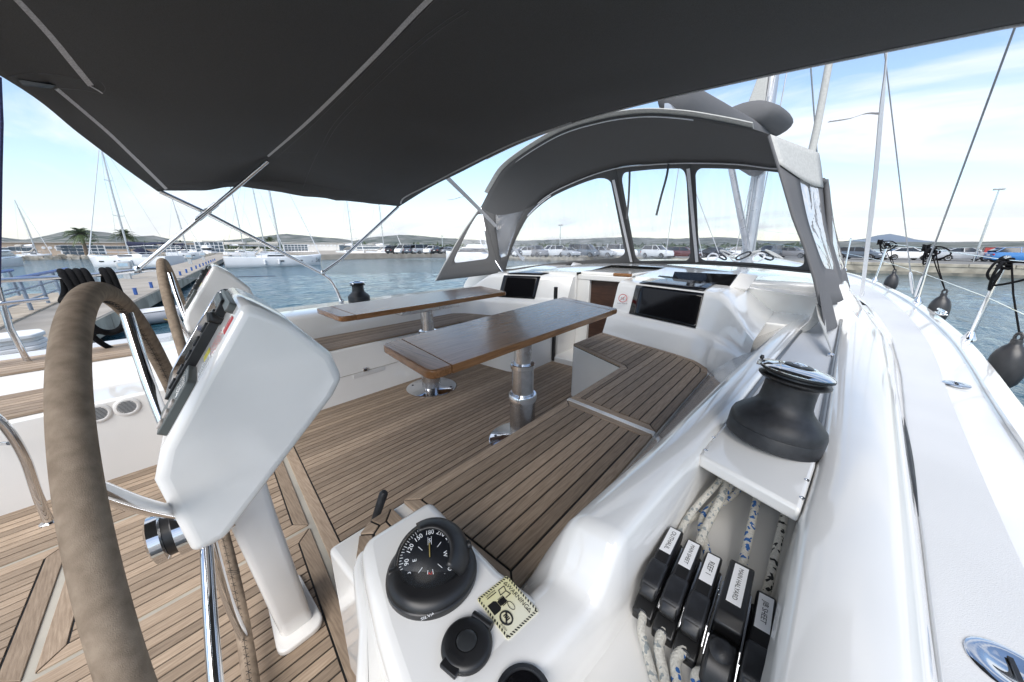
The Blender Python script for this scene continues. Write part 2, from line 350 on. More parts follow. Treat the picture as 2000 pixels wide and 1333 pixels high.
for side in (0, 1):
    rows = []; hull = []
    for p in YG:
        x, y, z = p; yi = interp(x, YD) if x < 8.7 else 1.54
        yi = max(yi, y + .1); prof = [(y - .004, z - .05), (y, z - .006), (y + .012, z), (y + .075, z + .004), (y + .09, z - .012), (y + .12, z - .014)]
        if y + .12 > YC: prof = [(min(a, YC), b) for a, b in prof]
        prof += [(y + .12 + (yi - y - .12) * t, z - .014 + .012 * t + (.05 * t if x > 8.7 else 0)) for t in (.25, .5, .75, 1.0)] if yi > y + .12 else [(YC, z)] * 4
        row = [Vector((x, a, b)) for a, b in prof]; rows.append([mir(q) for q in row] if side else row)
        hr = [Vector((x, min(y + d * (1 + .25 * max(0, x - 7)), YC), zz)) for d, zz in ((-.006, z - .045), (.01, .1), (.05, -.5), (.13, -1.1), (.3, W - .4))]
        hull.append([mir(q) for q in hr] if side else hr)
    MB().grid(rows).build('side_deck', GEL2 if 0 else GEL, yacht, smooth=35)
    MB().grid(hull).build('hull_side', GEL, yacht)
tr = MB(); r0 = [Vector((-1.6, -.28, .42)), Vector((-1.6, 3.36, .42)), Vector((-1.6, 3.1, W - .4)), Vector((-1.6, -.02, W - .4))]; tr.slab(r0, .05).build('transom', GEL, yacht)
# nonskid field and fuel filler caps on the side deck
def dz(x): return interp(x, GZ) - .004
ns = [[(x, interp(x, YD) + (interp(x, GY) + .2 - interp(x, YD)) * t, dz(x) + .001) for t in (.12, .5, 1)] for x in [0 + .15 * i for i in range(46)]]
MB().grid(ns).build('nonskid_pad', GEL2, yacht, fix=False)
for px, py, r_ in ((1868, 753, .045), (1985, 1308, .05)):
    c = aZ(px, py, .43)
    o = MB().lathe([(r_, 0), (r_, .004), (r_ * .92, .006), (r_ * .55, .006), (r_ * .5, .004), (.001, .004)], (c.x, c.y, dz(c.x) - .001), n=36).build('filler_cap', CHROME, yacht)
    MB().box((c.x, c.y, dz(c.x) + .006), (r_ * .9, .006, .003)).build('key_slot', BLACK, o)
c = aZ(1868, 612, .5)

# ---- starboard coaming
SEALM = mat('joint_sealant', (.42, .43, .44), .5)
RI = [(-.4, .20), (.10, .185), (.26, .166), (.383, .15), (.467, .144), (.585, .134), (.75, .118), (1.75, .05), (2.4, .0), (3.3, -.1)]
RO = [(-.4, -.02), (.2, -.035), (.365, -.041), (.69, -.056), (.88, -.075), (1.8, -.122), (3.06, -.19), (3.9, -.25)]
YR = [(-.4, -.11), (.2, -.15), (.48, -.175), (.84, -.207), (1.6, -.271), (2.66, -.345), (3.9, -.34)]
rows = []
xs = [-.4 + .1 * i for i in range(7)] + [.30 + .015 * i for i in range(14)] + [.52 + .08 * i for i in range(36)]
for x in xs:
    r_ = interp(x, RI); zt = .5515 + .0805 * min(1, max(0, (x - .372) / .056)) ; in_ = min(.29, r_ + .105)
    rows.append([(x, .338, .37), (x, .334, .392), (x, .326, .41), (x, (.326 + in_) / 2 - .004, .39 + (zt - .39) * .55), (x, in_ - .004, zt - .028), (x, in_ - .016, zt - .012), (x, in_ - .036, zt - .002),
                 (x, r_ + .022, zt + .002), (x, r_ + .008, zt - .002), (x, r_ + .001, zt - .012), (x, r_ - .006, .50), (x, r_ - .012, .484), (x, r_ - .03, .47)])
MB().grid(rows).build('inner_coaming', GEL, yacht, smooth=60)
rows = []
for x in [-.4 + .1 * i for i in range(54)]:
    a = interp(x, RO); b = interp(x, YR); d = interp(x, YD) - .01; fall = 1 - .97 * sstep(3.5, 4.8, x)
    rows.append([(q[0], q[1], dz(x) - .004 + (q[2] - dz(x) + .004) * fall) for q in [(x, a + .03, .47), (x, a + .012, .484), (x, a + .006, .50), (x, a, .612), (x, a - .004, .624), (x, a - .014, .632), (x, a * .6 + b * .4, .638), (x, a * .25 + b * .75, .634), (x, b + .015, .622), (x, b - .004, .600),
                 (x, (b * .5 + d * .5), .53), (x, d + .022, dz(x) + .022), (x, d + .008, dz(x) + .006), (x, d - .012, dz(x) - .004)]])
MB().grid(rows).build('outer_coaming', GEL, yacht, smooth=60)
sl_ = [aZ(x, y, .52) for x, y in ((1752, 770), (1757, 800), (1760, 850), (1764, 900), (1772, 955), (1771, 900), (1766, 850), (1761, 800))]
lens = []
for i in range(13):
    x = 1.02 + .052 * i; b = interp(x, YR); d = interp(x, YD) - .01; lens.append((x, b * .42 + d * .58 - .003, .515))
MB().tube(lens, [.0006 + .0055 * math.sin(math.pi * i / 12) for i in range(13)], 8).build('dark_slot', BLACK, yacht)
MB().tube([(x, interp(x, YD) - .016, dz(x) + .0035) for x in [.3 + .2 * i for i in range(16)]], .0028, 6).build('deck_gasket', SEALM, yacht)
MB().tube([(p.x, p.y + .083, p.z - .003) for p in YG if -1 < p.x < 9], .003, 6).build('toe_rail_joint', SEALM, yacht)
MB().prism([(-.4, -.03), (1.0, -.09), (1.0, .12), (-.4, .21)], .44, .481).build('rope_recess', GEL, yacht, smooth=0)
MB().prism([(.97, -.09), (1.0, -.09), (1.0, .12), (.97, .12)], .48, .60).build('recess_end', GEL, yacht, smooth=0)
wp = MB().prism([(.768, .120), (.703, -.056), (.885, -.074), (1.09, -.085), (1.09, .098)], .596, .626).build('winch_plate', GEL, yacht, bevel=.007)
for px, py in ((1394, 855), (1379, 880), (1576, 938), (1567, 973)):
    c = aZ(px, py, .626); s_ = MB().lathe([(.0042, -.002), (.0042, .0008), (.002, .0004), (.001, -.001)], c, n=14).build('screw', STEEL, wp)
for x0, x1, m_ in ((1.094, 2.2, GEL2), (2.2, 3.45, GEL2)):
    k = [x0 + (x1 - x0) * i / 6 for i in range(7)]
    MB().prism([(x, interp(x, RO) - .002) for x in k] + [(x, interp(x, RI) + .002) for x in k[::-1]], .56, .618).build('nonskid_channel', m_, yacht, smooth=0)
SEAL = mat('grey_track', (.16, .165, .175), .35, .6, var=.1)
MB().tube([(x, interp(x, RI) - .004, .620) for x in [1.1 + .15 * i for i in range(16)]], .0065, 8).build('track', SEAL, yacht)
MB().tube([(x, interp(x, RO) + .002, .620) for x in [.95 + .15 * i for i in range(15)]], .0065, 8).build('track', SEAL, yacht)
# compass pad block
pad = MB().prism([(.095, .188), (.26, .168), (.335, .158), (.328, .31), (.352, .538), (.205, .544), (.188, .522), (.166, .462), (.138, .370), (.122, .304), (.1, .22)], 0, .55).build('helm_pad', GEL, yacht, bevel=.022, seg=4)
c = aZ(1022, 1368, .552); rg = MB().lathe([(.034, 0), (.034, .006), (.028, .008), (.026, .004), (.001, .004)], c, n=36).build('round_gauge', BLACKM, yacht)
MB().lathe([(.027, .0), (.025, .0065), (.001, .0075)], c, n=30).build('gauge_glass', BGLASS, rg)

# ---- starboard bench with its L end
seat = MB().prism([(.20, .748), (1.81, .748), (1.835, .76), (2.035, 1.18), (2.06, 1.21), (2.62, 1.21), (2.62, .30), (.20, .30)], -.02, .386).build('starboard_bench', GEL, yacht, bevel=.012)
plank_field(seat, [(.395, .738), (1.228, .738), (1.182, .342), (.395, .342)], .400, .0425, margin=.032)
plank_field(seat, [(1.258, .738), (1.80, .738), (1.825, .76), (2.035, 1.195), (2.475, 1.195), (2.36, .86), (2.262, .57), (2.20, .44), (2.10, .36), (2.02, .342), (1.212, .342)], .400, .0425, margin=.032)
plank_field(seat, [(.215, .56), (.225, .655), (.262, .715), (.30, .738), (.36, .738), (.355, .56)], .3995, .05, margin=.03)
MB().prism([(1.232, .742), (1.2545, .742), (1.2085, .340), (1.1855, .340)], .38, .4008).build('white_joint', GEL, seat, bevel=.002, seg=2)
MB().prism([(.10, .3), (.25, .5), (.24, .60), (.212, .605), (.19, .578), (.165, .515), (.145, .46), (.112, .40), (.06, .28), (.05, .15), (.1, .1)], -.01, .47).build('pad_plinth', GEL, yacht, bevel=.03, seg=4)
sq = aZ(728, 1300, .30); sax = Vector((-.9, .44, .12)).normalized()
sp_ = MB().lathe([(.060, -.02), (.060, .006), (.055, .014), (.044, .016), (.041, .012), (.001, .013)], sq, sax, 40).build('speaker', PODW, yacht)
sxx = Vector((0, 0, 1)).cross(sax).normalized(); syy = sax.cross(sxx)
for k in range(-4, 5):
    hw_ = math.sqrt(.038 ** 2 - (k * .0085) ** 2); cc_ = sq + sax * .0145 + syy * (k * .0085); MB().tube([cc_ - sxx * hw_, cc_ + sxx * hw_], .0012, 5).build('slot', GUTTER, sp_)
MB().prism([(3.12, .44), (3.2, -.20), (4.1, -.22), (4.1, .44)], .5, .815).build('coaming_box', GEL, yacht, bevel=.03, seg=4)
MB().prism([(2.5, .30), (2.5, .0), (3.3, -.12), (3.3, .5), (2.7, .5)], .5, .628).build('coaming_deck', GEL, yacht, bevel=.01)
# ---- starboard console with black panel
def console(y0, y1, x0f, sgn, pan, name):
    prof = [(0, .385), (.004, .40), (.02, .425), (.06, .50), (.085, .532), (.112, .547), (.14, .555), (.155, .575), (.222, .745), (.235, .765), (.26, .780), (.35, .79), (.62, .80), (1.3, .845)]
    n = 26; rows = []
    for i in range(n + 1):
        y = y0 + (y1 - y0) * i / n; x0 = x0f(y); g = sstep(.13, .44, y) if sgn > 0 else 1 - sstep(2.55, 2.86, y); zl = .625 if sgn > 0 else .56
        rows.append([(x0 + a, y, b if b < zl else zl + (b - zl) * g) for a, b in prof])
    mb = MB().grid(rows); yi = rows[-1] if sgn > 0 else rows[0]
    mb.add(list(yi) + [(yi[-1][0], yi[0][1], -.02), (yi[0][0], yi[0][1], -.02)], [tuple(range(len(prof) + 2))])
    o = mb.build(name, GEL, yacht, smooth=50)
    # black acrylic panel on the slope, and the glossy roof glass behind it
    rows = [[(x0f(y) + a - .005, y, b + .003) for a, b in ((.143, .558), (.157, .578), (.224, .748), (.238, .770))] for y in [pan[0] + (pan[1] - pan[0]) * i / 6 for i in range(7)]]
    MB().grid(rows).build('black_panel', BGLASS, o, solid=.006)
    rows = [[(x0f(y) + a, y, b + .006) for a, b in ((.262, .781), (.35, .791), (.62, .801), (.72, .809))] for y in [pan[0] + .01 + (pan[1] - pan[0] - .02) * i / 6 for i in range(7)]]
    MB().grid(rows).build('roof_glass', BGLASS, o, solid=.004)
    return o
def sx(y): return 2.37 + .37 * (y - .85) - (((.55 - y) / .2) ** 2 * .10 if y < .55 else 0)
def px_(y): return 2.56 - .36 * (y - 2.05) - (((y - 2.55) / .2) ** 2 * .10 if y > 2.55 else 0)
con = console(.16, 1.205, sx, 1, (.51, 1.03), 'starboard_console')
cop = console(1.745, 2.86, px_, -1, (2.05, 2.42), 'port_console')
# raised smoked flap hatches over the roof glass
for pts, par in (([(1318, 533, 3.12), (1441, 539, 2.95), (1421, 566, 2.78), (1310, 554, 2.97)], con), ([(1060, 517, 3.75), (1118, 517, 3.75), (1112, 527, 3.55), (1045, 528, 3.55)], cop)):
    q = [aX(*p) for p in pts]; MB().slab(q, .012).build('smoked_flap', BGLASS, par, bevel=.003)
    e = q[2] + Vector((.05, -.02, 0)); MB().slab([q[1], q[1] + (q[1] - q[0]) * .22 + Vector((.1, 0, -.02)), q[2] + (q[2] - q[3]) * .22 + Vector((.1, 0, -.02)), q[2]], .03).build('flap_arm', GEL, par, bevel=.004)
c = Vector((sx(1.12) + .19, 1.12, .665)); n_ = Vector((-.92, 0, .38)).normalized(); ydir = Vector((.38, 0, .92)); xdir = Vector((.3, -.95, 0))
qn = Vector((-.93, -.33, .30)).normalized(); st_o = Vector((sx(1.115) + .165, 1.115, .664)) + qn * .006
xs_ = Vector((0, 0, 1)).cross(qn).normalized(); ys_ = qn.cross(xs_)
MB().tube([st_o + qn * .002 + (xs_ * math.cos(a * .2618) + ys_ * math.sin(a * .2618)) * .031 for a in range(24)], .0024, 6, closed=True).build('round_symbol', PRINTR, con)
mb = MB(); 
for a, b in (((-.022, .022), (.022, -.022)),): mb.tube([st_o + qn * .002 + xs_ * a[0] - ys_ * a[1], st_o + qn * .002 + xs_ * b[0] - ys_ * b[1]], .0018, 5)
mb.build('symbol_bar', PRINTR, con)
mb = MB()
for a, b in (((-.017, .008), (.014, .008)), ((-.01, .008), (-.016, -.014)), ((.006, .008), (.004, -.014)), ((-.012, -.005), (.012, -.008))): mb.tube([st_o + qn * .0015 + xs_ * a[0] + ys_ * a[1], st_o + qn * .0015 + xs_ * b[0] + ys_ * b[1]], .0012, 5)
mb.build('symbol_figure', PRINTK, con)
text('ALAN  PEDANA', .011, st_o - ys_ * .043, xs_, ys_, PRINTK, con, .002)
# ---- port bench, L end and port coaming
pseat = MB().prism([(-1.4, 2.345), (2.0, 2.345), (2.07, 2.30), (2.09, 2.24), (2.11, 1.89), (2.15, 1.80), (2.25, 1.755), (3.05, 1.755), (3.05, 2.80), (-1.4, 2.80)], -.02, .386).build('port_bench', GEL, yacht, bevel=.012)
plank_field(pseat, [(.55, 2.357), (1.985, 2.357), (2.08, 2.30), (2.105, 2.24), (2.125, 1.90), (2.26, 1.80), (2.55, 1.80), (2.42, 2.3), (2.31, 2.62), (2.2, 2.73), (.55, 2.73)], .400, .0425, margin=.032)
plank_field(pseat, [(-1.35, 2.37), (-.235, 2.37), (-.20, 2.43), (-.20, 2.74), (-1.35, 2.74)], .400, .0425, margin=.032)
for x0, x1 in ((.62, 1.33), (1.36, 2.0)):
    MB().tube([(x0, 2.3435, .19), (x1, 2.3435, .19)], .002, 6).build('locker_seam', GUTTER, pseat)
c = aY(713, 722, 2.34); lt = MB().box((c.x, 2.338, c.z), (.034, .012, .028)).build('locker_latch', CHROME, pseat, bevel=.004)
MB().box((c.x, 2.330, c.z - .002), (.014, .012, .010)).build('latch_button', BLACK, lt)
MB().box((c.x + .03, 2.3435, c.z - .03), (.24, .006, .03)).build('finger_recess', PODW, pseat, bevel=.002)
for px, py in ((190, 808), (248, 795)):
    c = aY(px, py, 2.345); v_ = MB().lathe([(.045, 0), (.045, .005), (.041, .008), (.033, .008), (.031, .005), (.001, .005)], (c.x, 2.347, c.z), (0, -1, 0), 36).build('air_vent', PODW, pseat)
    for k in range(-4, 5): MB().box((c.x, 2.3412, c.z + k * .0062), (2 * math.sqrt(.029 ** 2 - (k * .0062) ** 2), .003, .0022)).build('slat', CAULK, v_)
rows = []
for x in [-1.5 + .15 * i for i in range(32)]:
    t = .57 - .11 * (1 - sstep(.1, .6, x)); 
    rows.append([(x, 2.742, .37), (x, 2.748, .40), (x, 2.762, .43 if t > .5 else .41), (x, 2.80, t - .03), (x, 2.825, t - .006), (x, 2.86, t), (x, 3.28, t), (x, 3.33, t - .02), (x, 3.40, .47), (x, 3.46, .44)])
pco = MB().grid(rows).build('port_coaming', GEL, yacht, smooth=60)
plank_field(pco, [(-1.45, 2.87), (.05, 2.87), (.05, 3.22), (-1.45, 3.22)], .474, .05)
# ---- coachroof with companionway gap
rows = []; ny = 40
for x in [2.95 + .15 * i for i in range(40)]:
    yd = interp(x, YD) if x < 8.7 else 1.4; yd = min(yd + .05, 1.3); row = []
    for j in range(ny + 1):
        t = j / ny; y = yd + (2 * YC - 2 * yd) * t; e = min(1, min(t, 1 - t) * (2 * YC - 2 * yd) / .32); ht = (.72 + .10 * math.sin(math.pi * t)) + .05 * sstep(3.0, 4.0, x)
        zb = dz(x) - .02; ht = zb + (ht - zb) * (1 - sstep(5.5, 8.7, x) * .8); row.append((x, y, zb + (ht - zb) * (1 - (1 - e) ** 2.4)))
    rows.append(row)
rows.insert(0, [(p[0] - .002, p[1], .40) for p in rows[0]]); mb = MB().grid(rows); w_ = ny + 1
mb.f = [q for q in mb.f if not (1.18 < sum(mb.v[i].y for i in q) / 4 < 1.76 and sum(mb.v[i].x for i in q) / 4 < 3.7)]
mb.build('coachroof', GEL, yacht, smooth=50)
# ---- companionway
MB().prism([(2.6, 1.21), (3.75, 1.21), (3.75, 1.75), (2.6, 1.75)], -.3, .05).build('companion_step', GEL, yacht, smooth=0, bevel=.01)
MB().box((3.05, 1.48, .40), (.03, .54, .70)).build('companion_door', DARKW, yacht, bevel=.01)
MB().box((3.40, 1.48, .812), (.72, .53, .03)).build('sliding_hatch', GEL, yacht, bevel=.01)
MB().box((3.02, 1.30, .815), (.06, .16, .028)).build('hatch_handle', VARN, yacht, bevel=.008)
MB().box((2.60, 1.735, .36), (.03, .025, .70)).build('door_track', BLACK, yacht, bevel=.003)
MB().box((3.02, 1.68, .38), (.05, .13, .76)).build('door_frame', GEL, yacht, bevel=.008)
MB().box((3.02, 1.48, .775), (.06, .53, .05)).build('door_lintel', GEL, yacht, bevel=.008)
c = aX(1081, 686, 2.6)
# ---- cockpit floor
fl = MB().prism([(-1.55, .16), (3.0, .16), (3.0, 2.80), (-1.55, 2.80)], -.06, -.005).build('cockpit_floor', GUTTER, yacht, smooth=0)
def fx(y): return .255 + .1285 * (y - .76)
plank_field(fl, [(fx(.74), .74), (2.95, .74), (2.95, 2.36), (fx(2.36), 2.36)], 0, .0375, gap=.0056)
plank_field(fl, [(-1.45, .40), (fx(.40) - .022, .40), (fx(1.322) - .022, 1.322), (-1.45, 1.322)], 0, .0375, gap=.0056)
plank_field(fl, [(-.345, 1.342), (fx(1.342) - .022, 1.342), (fx(1.93) - .022, 1.93), (-.29, 1.93)], 0, .0375, gap=.0056)
plank_field(fl, [(-1.45, 1.342), (-.367, 1.342), (-.312, 1.93), (-1.45, 1.93)], 0, .0375, gap=.0056)
plank_field(fl, [(-1.45, 1.95), (fx(1.95) - .022, 1.95), (fx(2.36) - .022, 2.36), (-1.45, 2.36)], 0, .0375, gap=.0056)

# ================================================================== COCKPIT FITTINGS
def roundpoly(poly, r, n=5):
    out = []; m = len(poly)
    for i in range(m):
        p0, p1, p2 = (Vector(poly[j % m]) for j in (i - 1, i, i + 1)); ri = r[i] if isinstance(r, (list, tuple)) else r
        if ri <= 0: out.append(tuple(p1)); continue
        a = p1 + (p0 - p1).normalized() * ri; b = p1 + (p2 - p1).normalized() * ri
        for k in range(n + 1): t = k / n; out.append(tuple(a * (1 - t) ** 2 + p1 * 2 * t * (1 - t) + b * t * t))
    return out
# ---- two folding-leaf tables
def table(label, A, B, C_, D, leg):
    t = thing('cockpit_table', label, 'table', (leg[0], leg[1], 0), 'varnished cockpit tables')
    A, B, C_, D = (Vector(p) for p in (A, B, C_, D)); z = .68
    def q(u): return A.lerp(D, u), B.lerp(C_, u)
    a0, b0 = q(0); a1, b1 = q(.062); a1b, b1b = q(.0625); a2b, b2b = q(.9375); a2, b2 = q(.938); a3, b3 = q(1)
    MB().prism(roundpoly([a0, b0, b1, a1], [.045, .045, 0, 0]), z - .032, z).build('end_board', VARNY, t, bevel=.006, smooth=30)
    n = 5
    for k in range(n):
        e0 = [a1b.lerp(b1b, k / n), a1b.lerp(b1b, (k + 1) / n)]; e1 = [a2b.lerp(b2b, k / n), a2b.lerp(b2b, (k + 1) / n)]
        MB().prism([e0[0], e0[1], e1[1], e1[0]], z - .0318, z - .0001).build('board', VARN, t, smooth=0, bevel=.0005, seg=1)
    MB().prism(roundpoly([a2, b2, b3, a3], [0, 0, .03, .03]), z - .032, z).build('end_board', VARNY, t, bevel=.006, smooth=30)
    MB().box((leg[0], leg[1], z - .047), (.5, .16, .03)).build('underframe', STEEL, t, bevel=.004)
    c = (leg[0], leg[1], 0)
    MB().lathe([(.19, .0005), (.19, .008), (.185, .011), (.085, .012), (.076, .016)], c, n=56, cap=True).build('base_flange', CHROME, t)
    lg = MB().lathe([(.071, .014), (.071, .262), (.0, .262)], c, n=40).build('leg', STEEL, t)
    MB().lathe([(.0715, .245), (.078, .249), (.078, .283), (.074, .288), (.062, .288)], c, n=40, cap=False).build('collar', CHROME, lg)
    MB().lathe([(.060, .262), (.060, .44)], c, n=40).build('leg_stage', STEEL, lg)
    MB().lathe([(.0605, .432), (.066, .436), (.066, .458), (.063, .461), (.047, .461)], c, n=40, cap=False).build('collar', CHROME, lg)
    MB().lathe([(.046, .44), (.046, z - .06)], c, n=40).build('leg_stage', STEEL, lg)
    for k in range(4):
        a = k * math.pi / 2 + .6; MB().lathe([(.008, .0115), (.008, .0135), (.002, .0128)], (c[0] + .155 * math.cos(a), c[1] + .155 * math.sin(a), 0), n=12).build('bolt', BLACKM, lg)
    c2 = a1.lerp(b2, .78); MB().lathe([(.005, z - .001), (.005, z + .0006), (.001, z + .0006)], (c2.x, c2.y, 0), n=12).build('screw_hole', BLACK, t)
    return t
table('varnished cockpit table beside the starboard bench, its telescopic leg in full view', (.665, 1.296), (.60, .868), (2.088, .908), (2.30, 1.46), (1.349, 1.095))
table('varnished cockpit table in front of the port bench', (.814, 2.401), (.794, 1.974), (2.24, 2.007), (2.40, 2.50), (1.458, 2.101))

# ---- steering wheels
def make_wheel():
    w = pod; WC = Vector((-.0045, .867, .523)); t, s = .051, -.129; Nn = Vector((math.cos(t) * math.cos(s), math.cos(t) * math.sin(s), math.sin(t))); A = Vector((-Nn.y, Nn.x, 0)).normalized(); B = Nn.cross(A); Rr = .474
    def P(a, r=Rr, d=0): return WC + (A * math.cos(a) + B * math.sin(a)) * r + Nn * d
    rim = MB().tube([P(2 * math.pi * k / 140) for k in range(140)], .0172, 18, closed=True).build('wheel_rim', SUEDE, w)
    st = MB(); M_ = 260
    for k in range(M_):
        a = 2 * math.pi * k / M_; b = a + .010 * (1 if k % 2 else -1)
        st.tube([P(a - .004, Rr - .0170, .005), P(b, Rr - .0179, 0), P(a + .004, Rr - .0170, -.005)], .0006, 4, cap=False)
    st.tube([P(2 * math.pi * k / 140, Rr - .0175) for k in range(140)], .0005, 4, closed=True)
    st.build('stitching', THREAD, rim)['kind'] = 'stuff'
    for a in (R(218), R(20), R(305)):
        wr = MB()
        for j in range(3): wr.tube([P(a + .010 * j, Rr + .0174 * math.cos(u), .0174 * math.sin(u)) + P(a + math.pi / 2, .006 * math.sin(2 * u)) - WC for u in [math.pi * 2 * i / 20 for i in range(14)]], .0007, 4)
        wr.build('seam_tie', THREAD, rim)
    for a in (63, 138, 209, 283, 351):
        a = R(a); MB().tube(spline([P(a, Rr - .012), P(a, Rr * .6, .004), P(a, .05, .022)], 5), .0105, 14).build('spoke', CHROME, w)
    MB().lathe([(.036, -.055), (.046, -.05), (.046, -.034), (.038, -.03), (.038, -.02), (.049, -.016), (.049, .002), (.040, .006), (.040, .016), (.052, .02), (.052, .036), (.04, .04), (.04, .07)], WC, Nn, 36).build('hub', CHROME, w)
    MB().lathe([(.0385, -.031), (.0405, -.0305), (.0405, -.019), (.0385, -.0185)], WC, Nn, 36, cap=False).build('hub_ring', BLACK, w)
    MB().lathe([(.0405, .005), (.0425, .0055), (.0425, .017), (.0405, .0175)], WC, Nn, 36, cap=False).build('hub_ring', BLACK, w)
    return w
SK = Vector((.129, .99, 0)); LP = 1.5
# ---- helm pods
def make_pod():
    p = thing('helm_station', 'tan suede wheel on white helm pod with tapered pedestal, beside the compass', 'helm', (.14, 1.0, 0), 'twin helm stations')
    prof = [(-.024, .722), (-.008, .768), (.131, .979), (.152, .968), (.190, .940), (.255, .862), (.270, .803), (.247, .770), (.032, .566), (-.008, .566)]
    ys = [(.700, .965), (.712, 1.0), (.86, 1.0), (1.028, 1.0), (1.04, .965)]; cx_, cz_ = .12, .78
    rows = [[Vector((cx_ + (x - cx_) * k + .129 * (y - .70), y, cz_ + (z - cz_) * k)) for x, z in prof] for y, k in ys]
    mb = MB().grid(rows, closed=True); n = len(prof); mb.f += [tuple(range(n)), tuple(range(4 * n, 5 * n))]
    body = mb.build('casing', PODW, p, bevel=.016, seg=4)
    # pedestal
    rows = []
    for z, cx__, cy__, a, b in ((.62, .085, .90, .045, .055), (.45, .10, .925, .042, .058), (.02, .142, 1.0, .040, .072)):
        rows.append([Vector((cx__ + q[0], cy__ + q[1], z)) for q in roundpoly([(-a, -b), (a, -b), (a, b), (-a, b)], .018, 3)])
    mb = MB().grid(rows, closed=True); n = len(rows[0]); mb.f += [tuple(range(2 * n, 3 * n))]
    MB_ = mb.build('pedestal', PODW, p, smooth=50)
    MB().prism(roundpoly([(.205, 1.135), (.20, .893), (.08, .890), (.106, 1.097)], .035), .0, .020).build('base_plate', PODW, p, bevel=.006)
    # the sloping instrument face
    f0 = Vector((-.007, .702, .769)); e1 = Vector((.139, 0, .211)).normalized(); e2 = Vector((.129, .99, 0)).normalized(); nn = e2.cross(e1).normalized()
    if nn.x > 0: nn = -nn
    def fp(u, v, h=0): return f0 + e1 * u + e2 * v + nn * h
    def plate(u0, u1, v0, v1, h, m, name, par=p, r=.004, h0=0.0):
        n = roundpoly([(u0, v0), (u1, v0), (u1, v1), (u0, v1)], r, 3); k = len(n)
        return MB().add([fp(a, b, h0) for a, b in n] + [fp(a, b, h) for a, b in n], [tuple(range(k)), tuple(range(k, 2 * k))] + [(i, (i + 1) % k, k + (i + 1) % k, k + i) for i in range(k)]).build(name, m, par, bevel=.0012, seg=2)
    kp = plate(.012, .105, .020, .125, .012, KEYPAD, 'keypad', r=.01)
    plate(.068, .098, .032, .112, .0128, LCD, 'display', kp, h0=.011)
    for i in range(3): plate(.018 + .017 * i, .030 + .017 * i, .032, .050, .0155, BUTTON, 'button', kp, h0=.011)
    bz = plate(.030, .232, .135, .300, .016, BLACK, 'plotter', r=.008)
    plate(.050, .215, .150, .285, .0165, BGLASS, 'plotter_screen', bz, h0=.015)
    for i in range(6): plate(.05 + .028 * i, .070 + .028 * i, .1375, .147, .0195, BLACKM, 'key', bz, h0=.015)
    th = MB().tube([fp(.195, .122, 0), fp(.195, .122, .016), fp(.205, .122, .022)], [.007, .009, .006], 14).build('throttle_knob', BLACK, p)
    plate(.110, .150, .010, .052, .0012, PAPER, 'notice', r=.002); plate(.130, .150, .058, .092, .0012, YELL, 'warning_triangle', r=.002)
    text('SERVICE', .010, fp(.130, .022), e1, e2, PRINTK, p, .0016); text('PHASE', .010, fp(.130, .038), e1, e2, PRINTK, p, .0016)
    for i, s in enumerate(('MOB', 'ALARM', 'WIND', 'DEPTH')): text(s, .0125, fp(.170, .016 + .0175 * i), e1, e2, PRINTR, p, .0012)
    plate(.192, .222, .010, .040, .0011, PRINTR, 'red_sticker', r=.001)
    text('DANGER', .0085, fp(.207, .025), e1, e2, PAPER, p, .0016)
    # folding glare shield, grey hinge cover, grab rail round the pod
    plate(.222, .240, .05, .30, .011, KEYPAD, 'hinge_cover', r=.005)
    MB().tube(spline([fp(.0, .344, -.005), fp(.02, .348, .008), fp(.12, .35, .010), fp(.22, .348, .008), fp(.24, .344, -.005)], 8), .005, 12).build('grab_rail', CHROME, p)
    return p
pod = make_pod(); make_wheel()
pod2 = copy_tree(pod); pod2.location = Vector((.14, 1.0, 0)) + SK * LP; pod2['label'] = 'tan wheel and white helm pod on the far, port side of the cockpit'

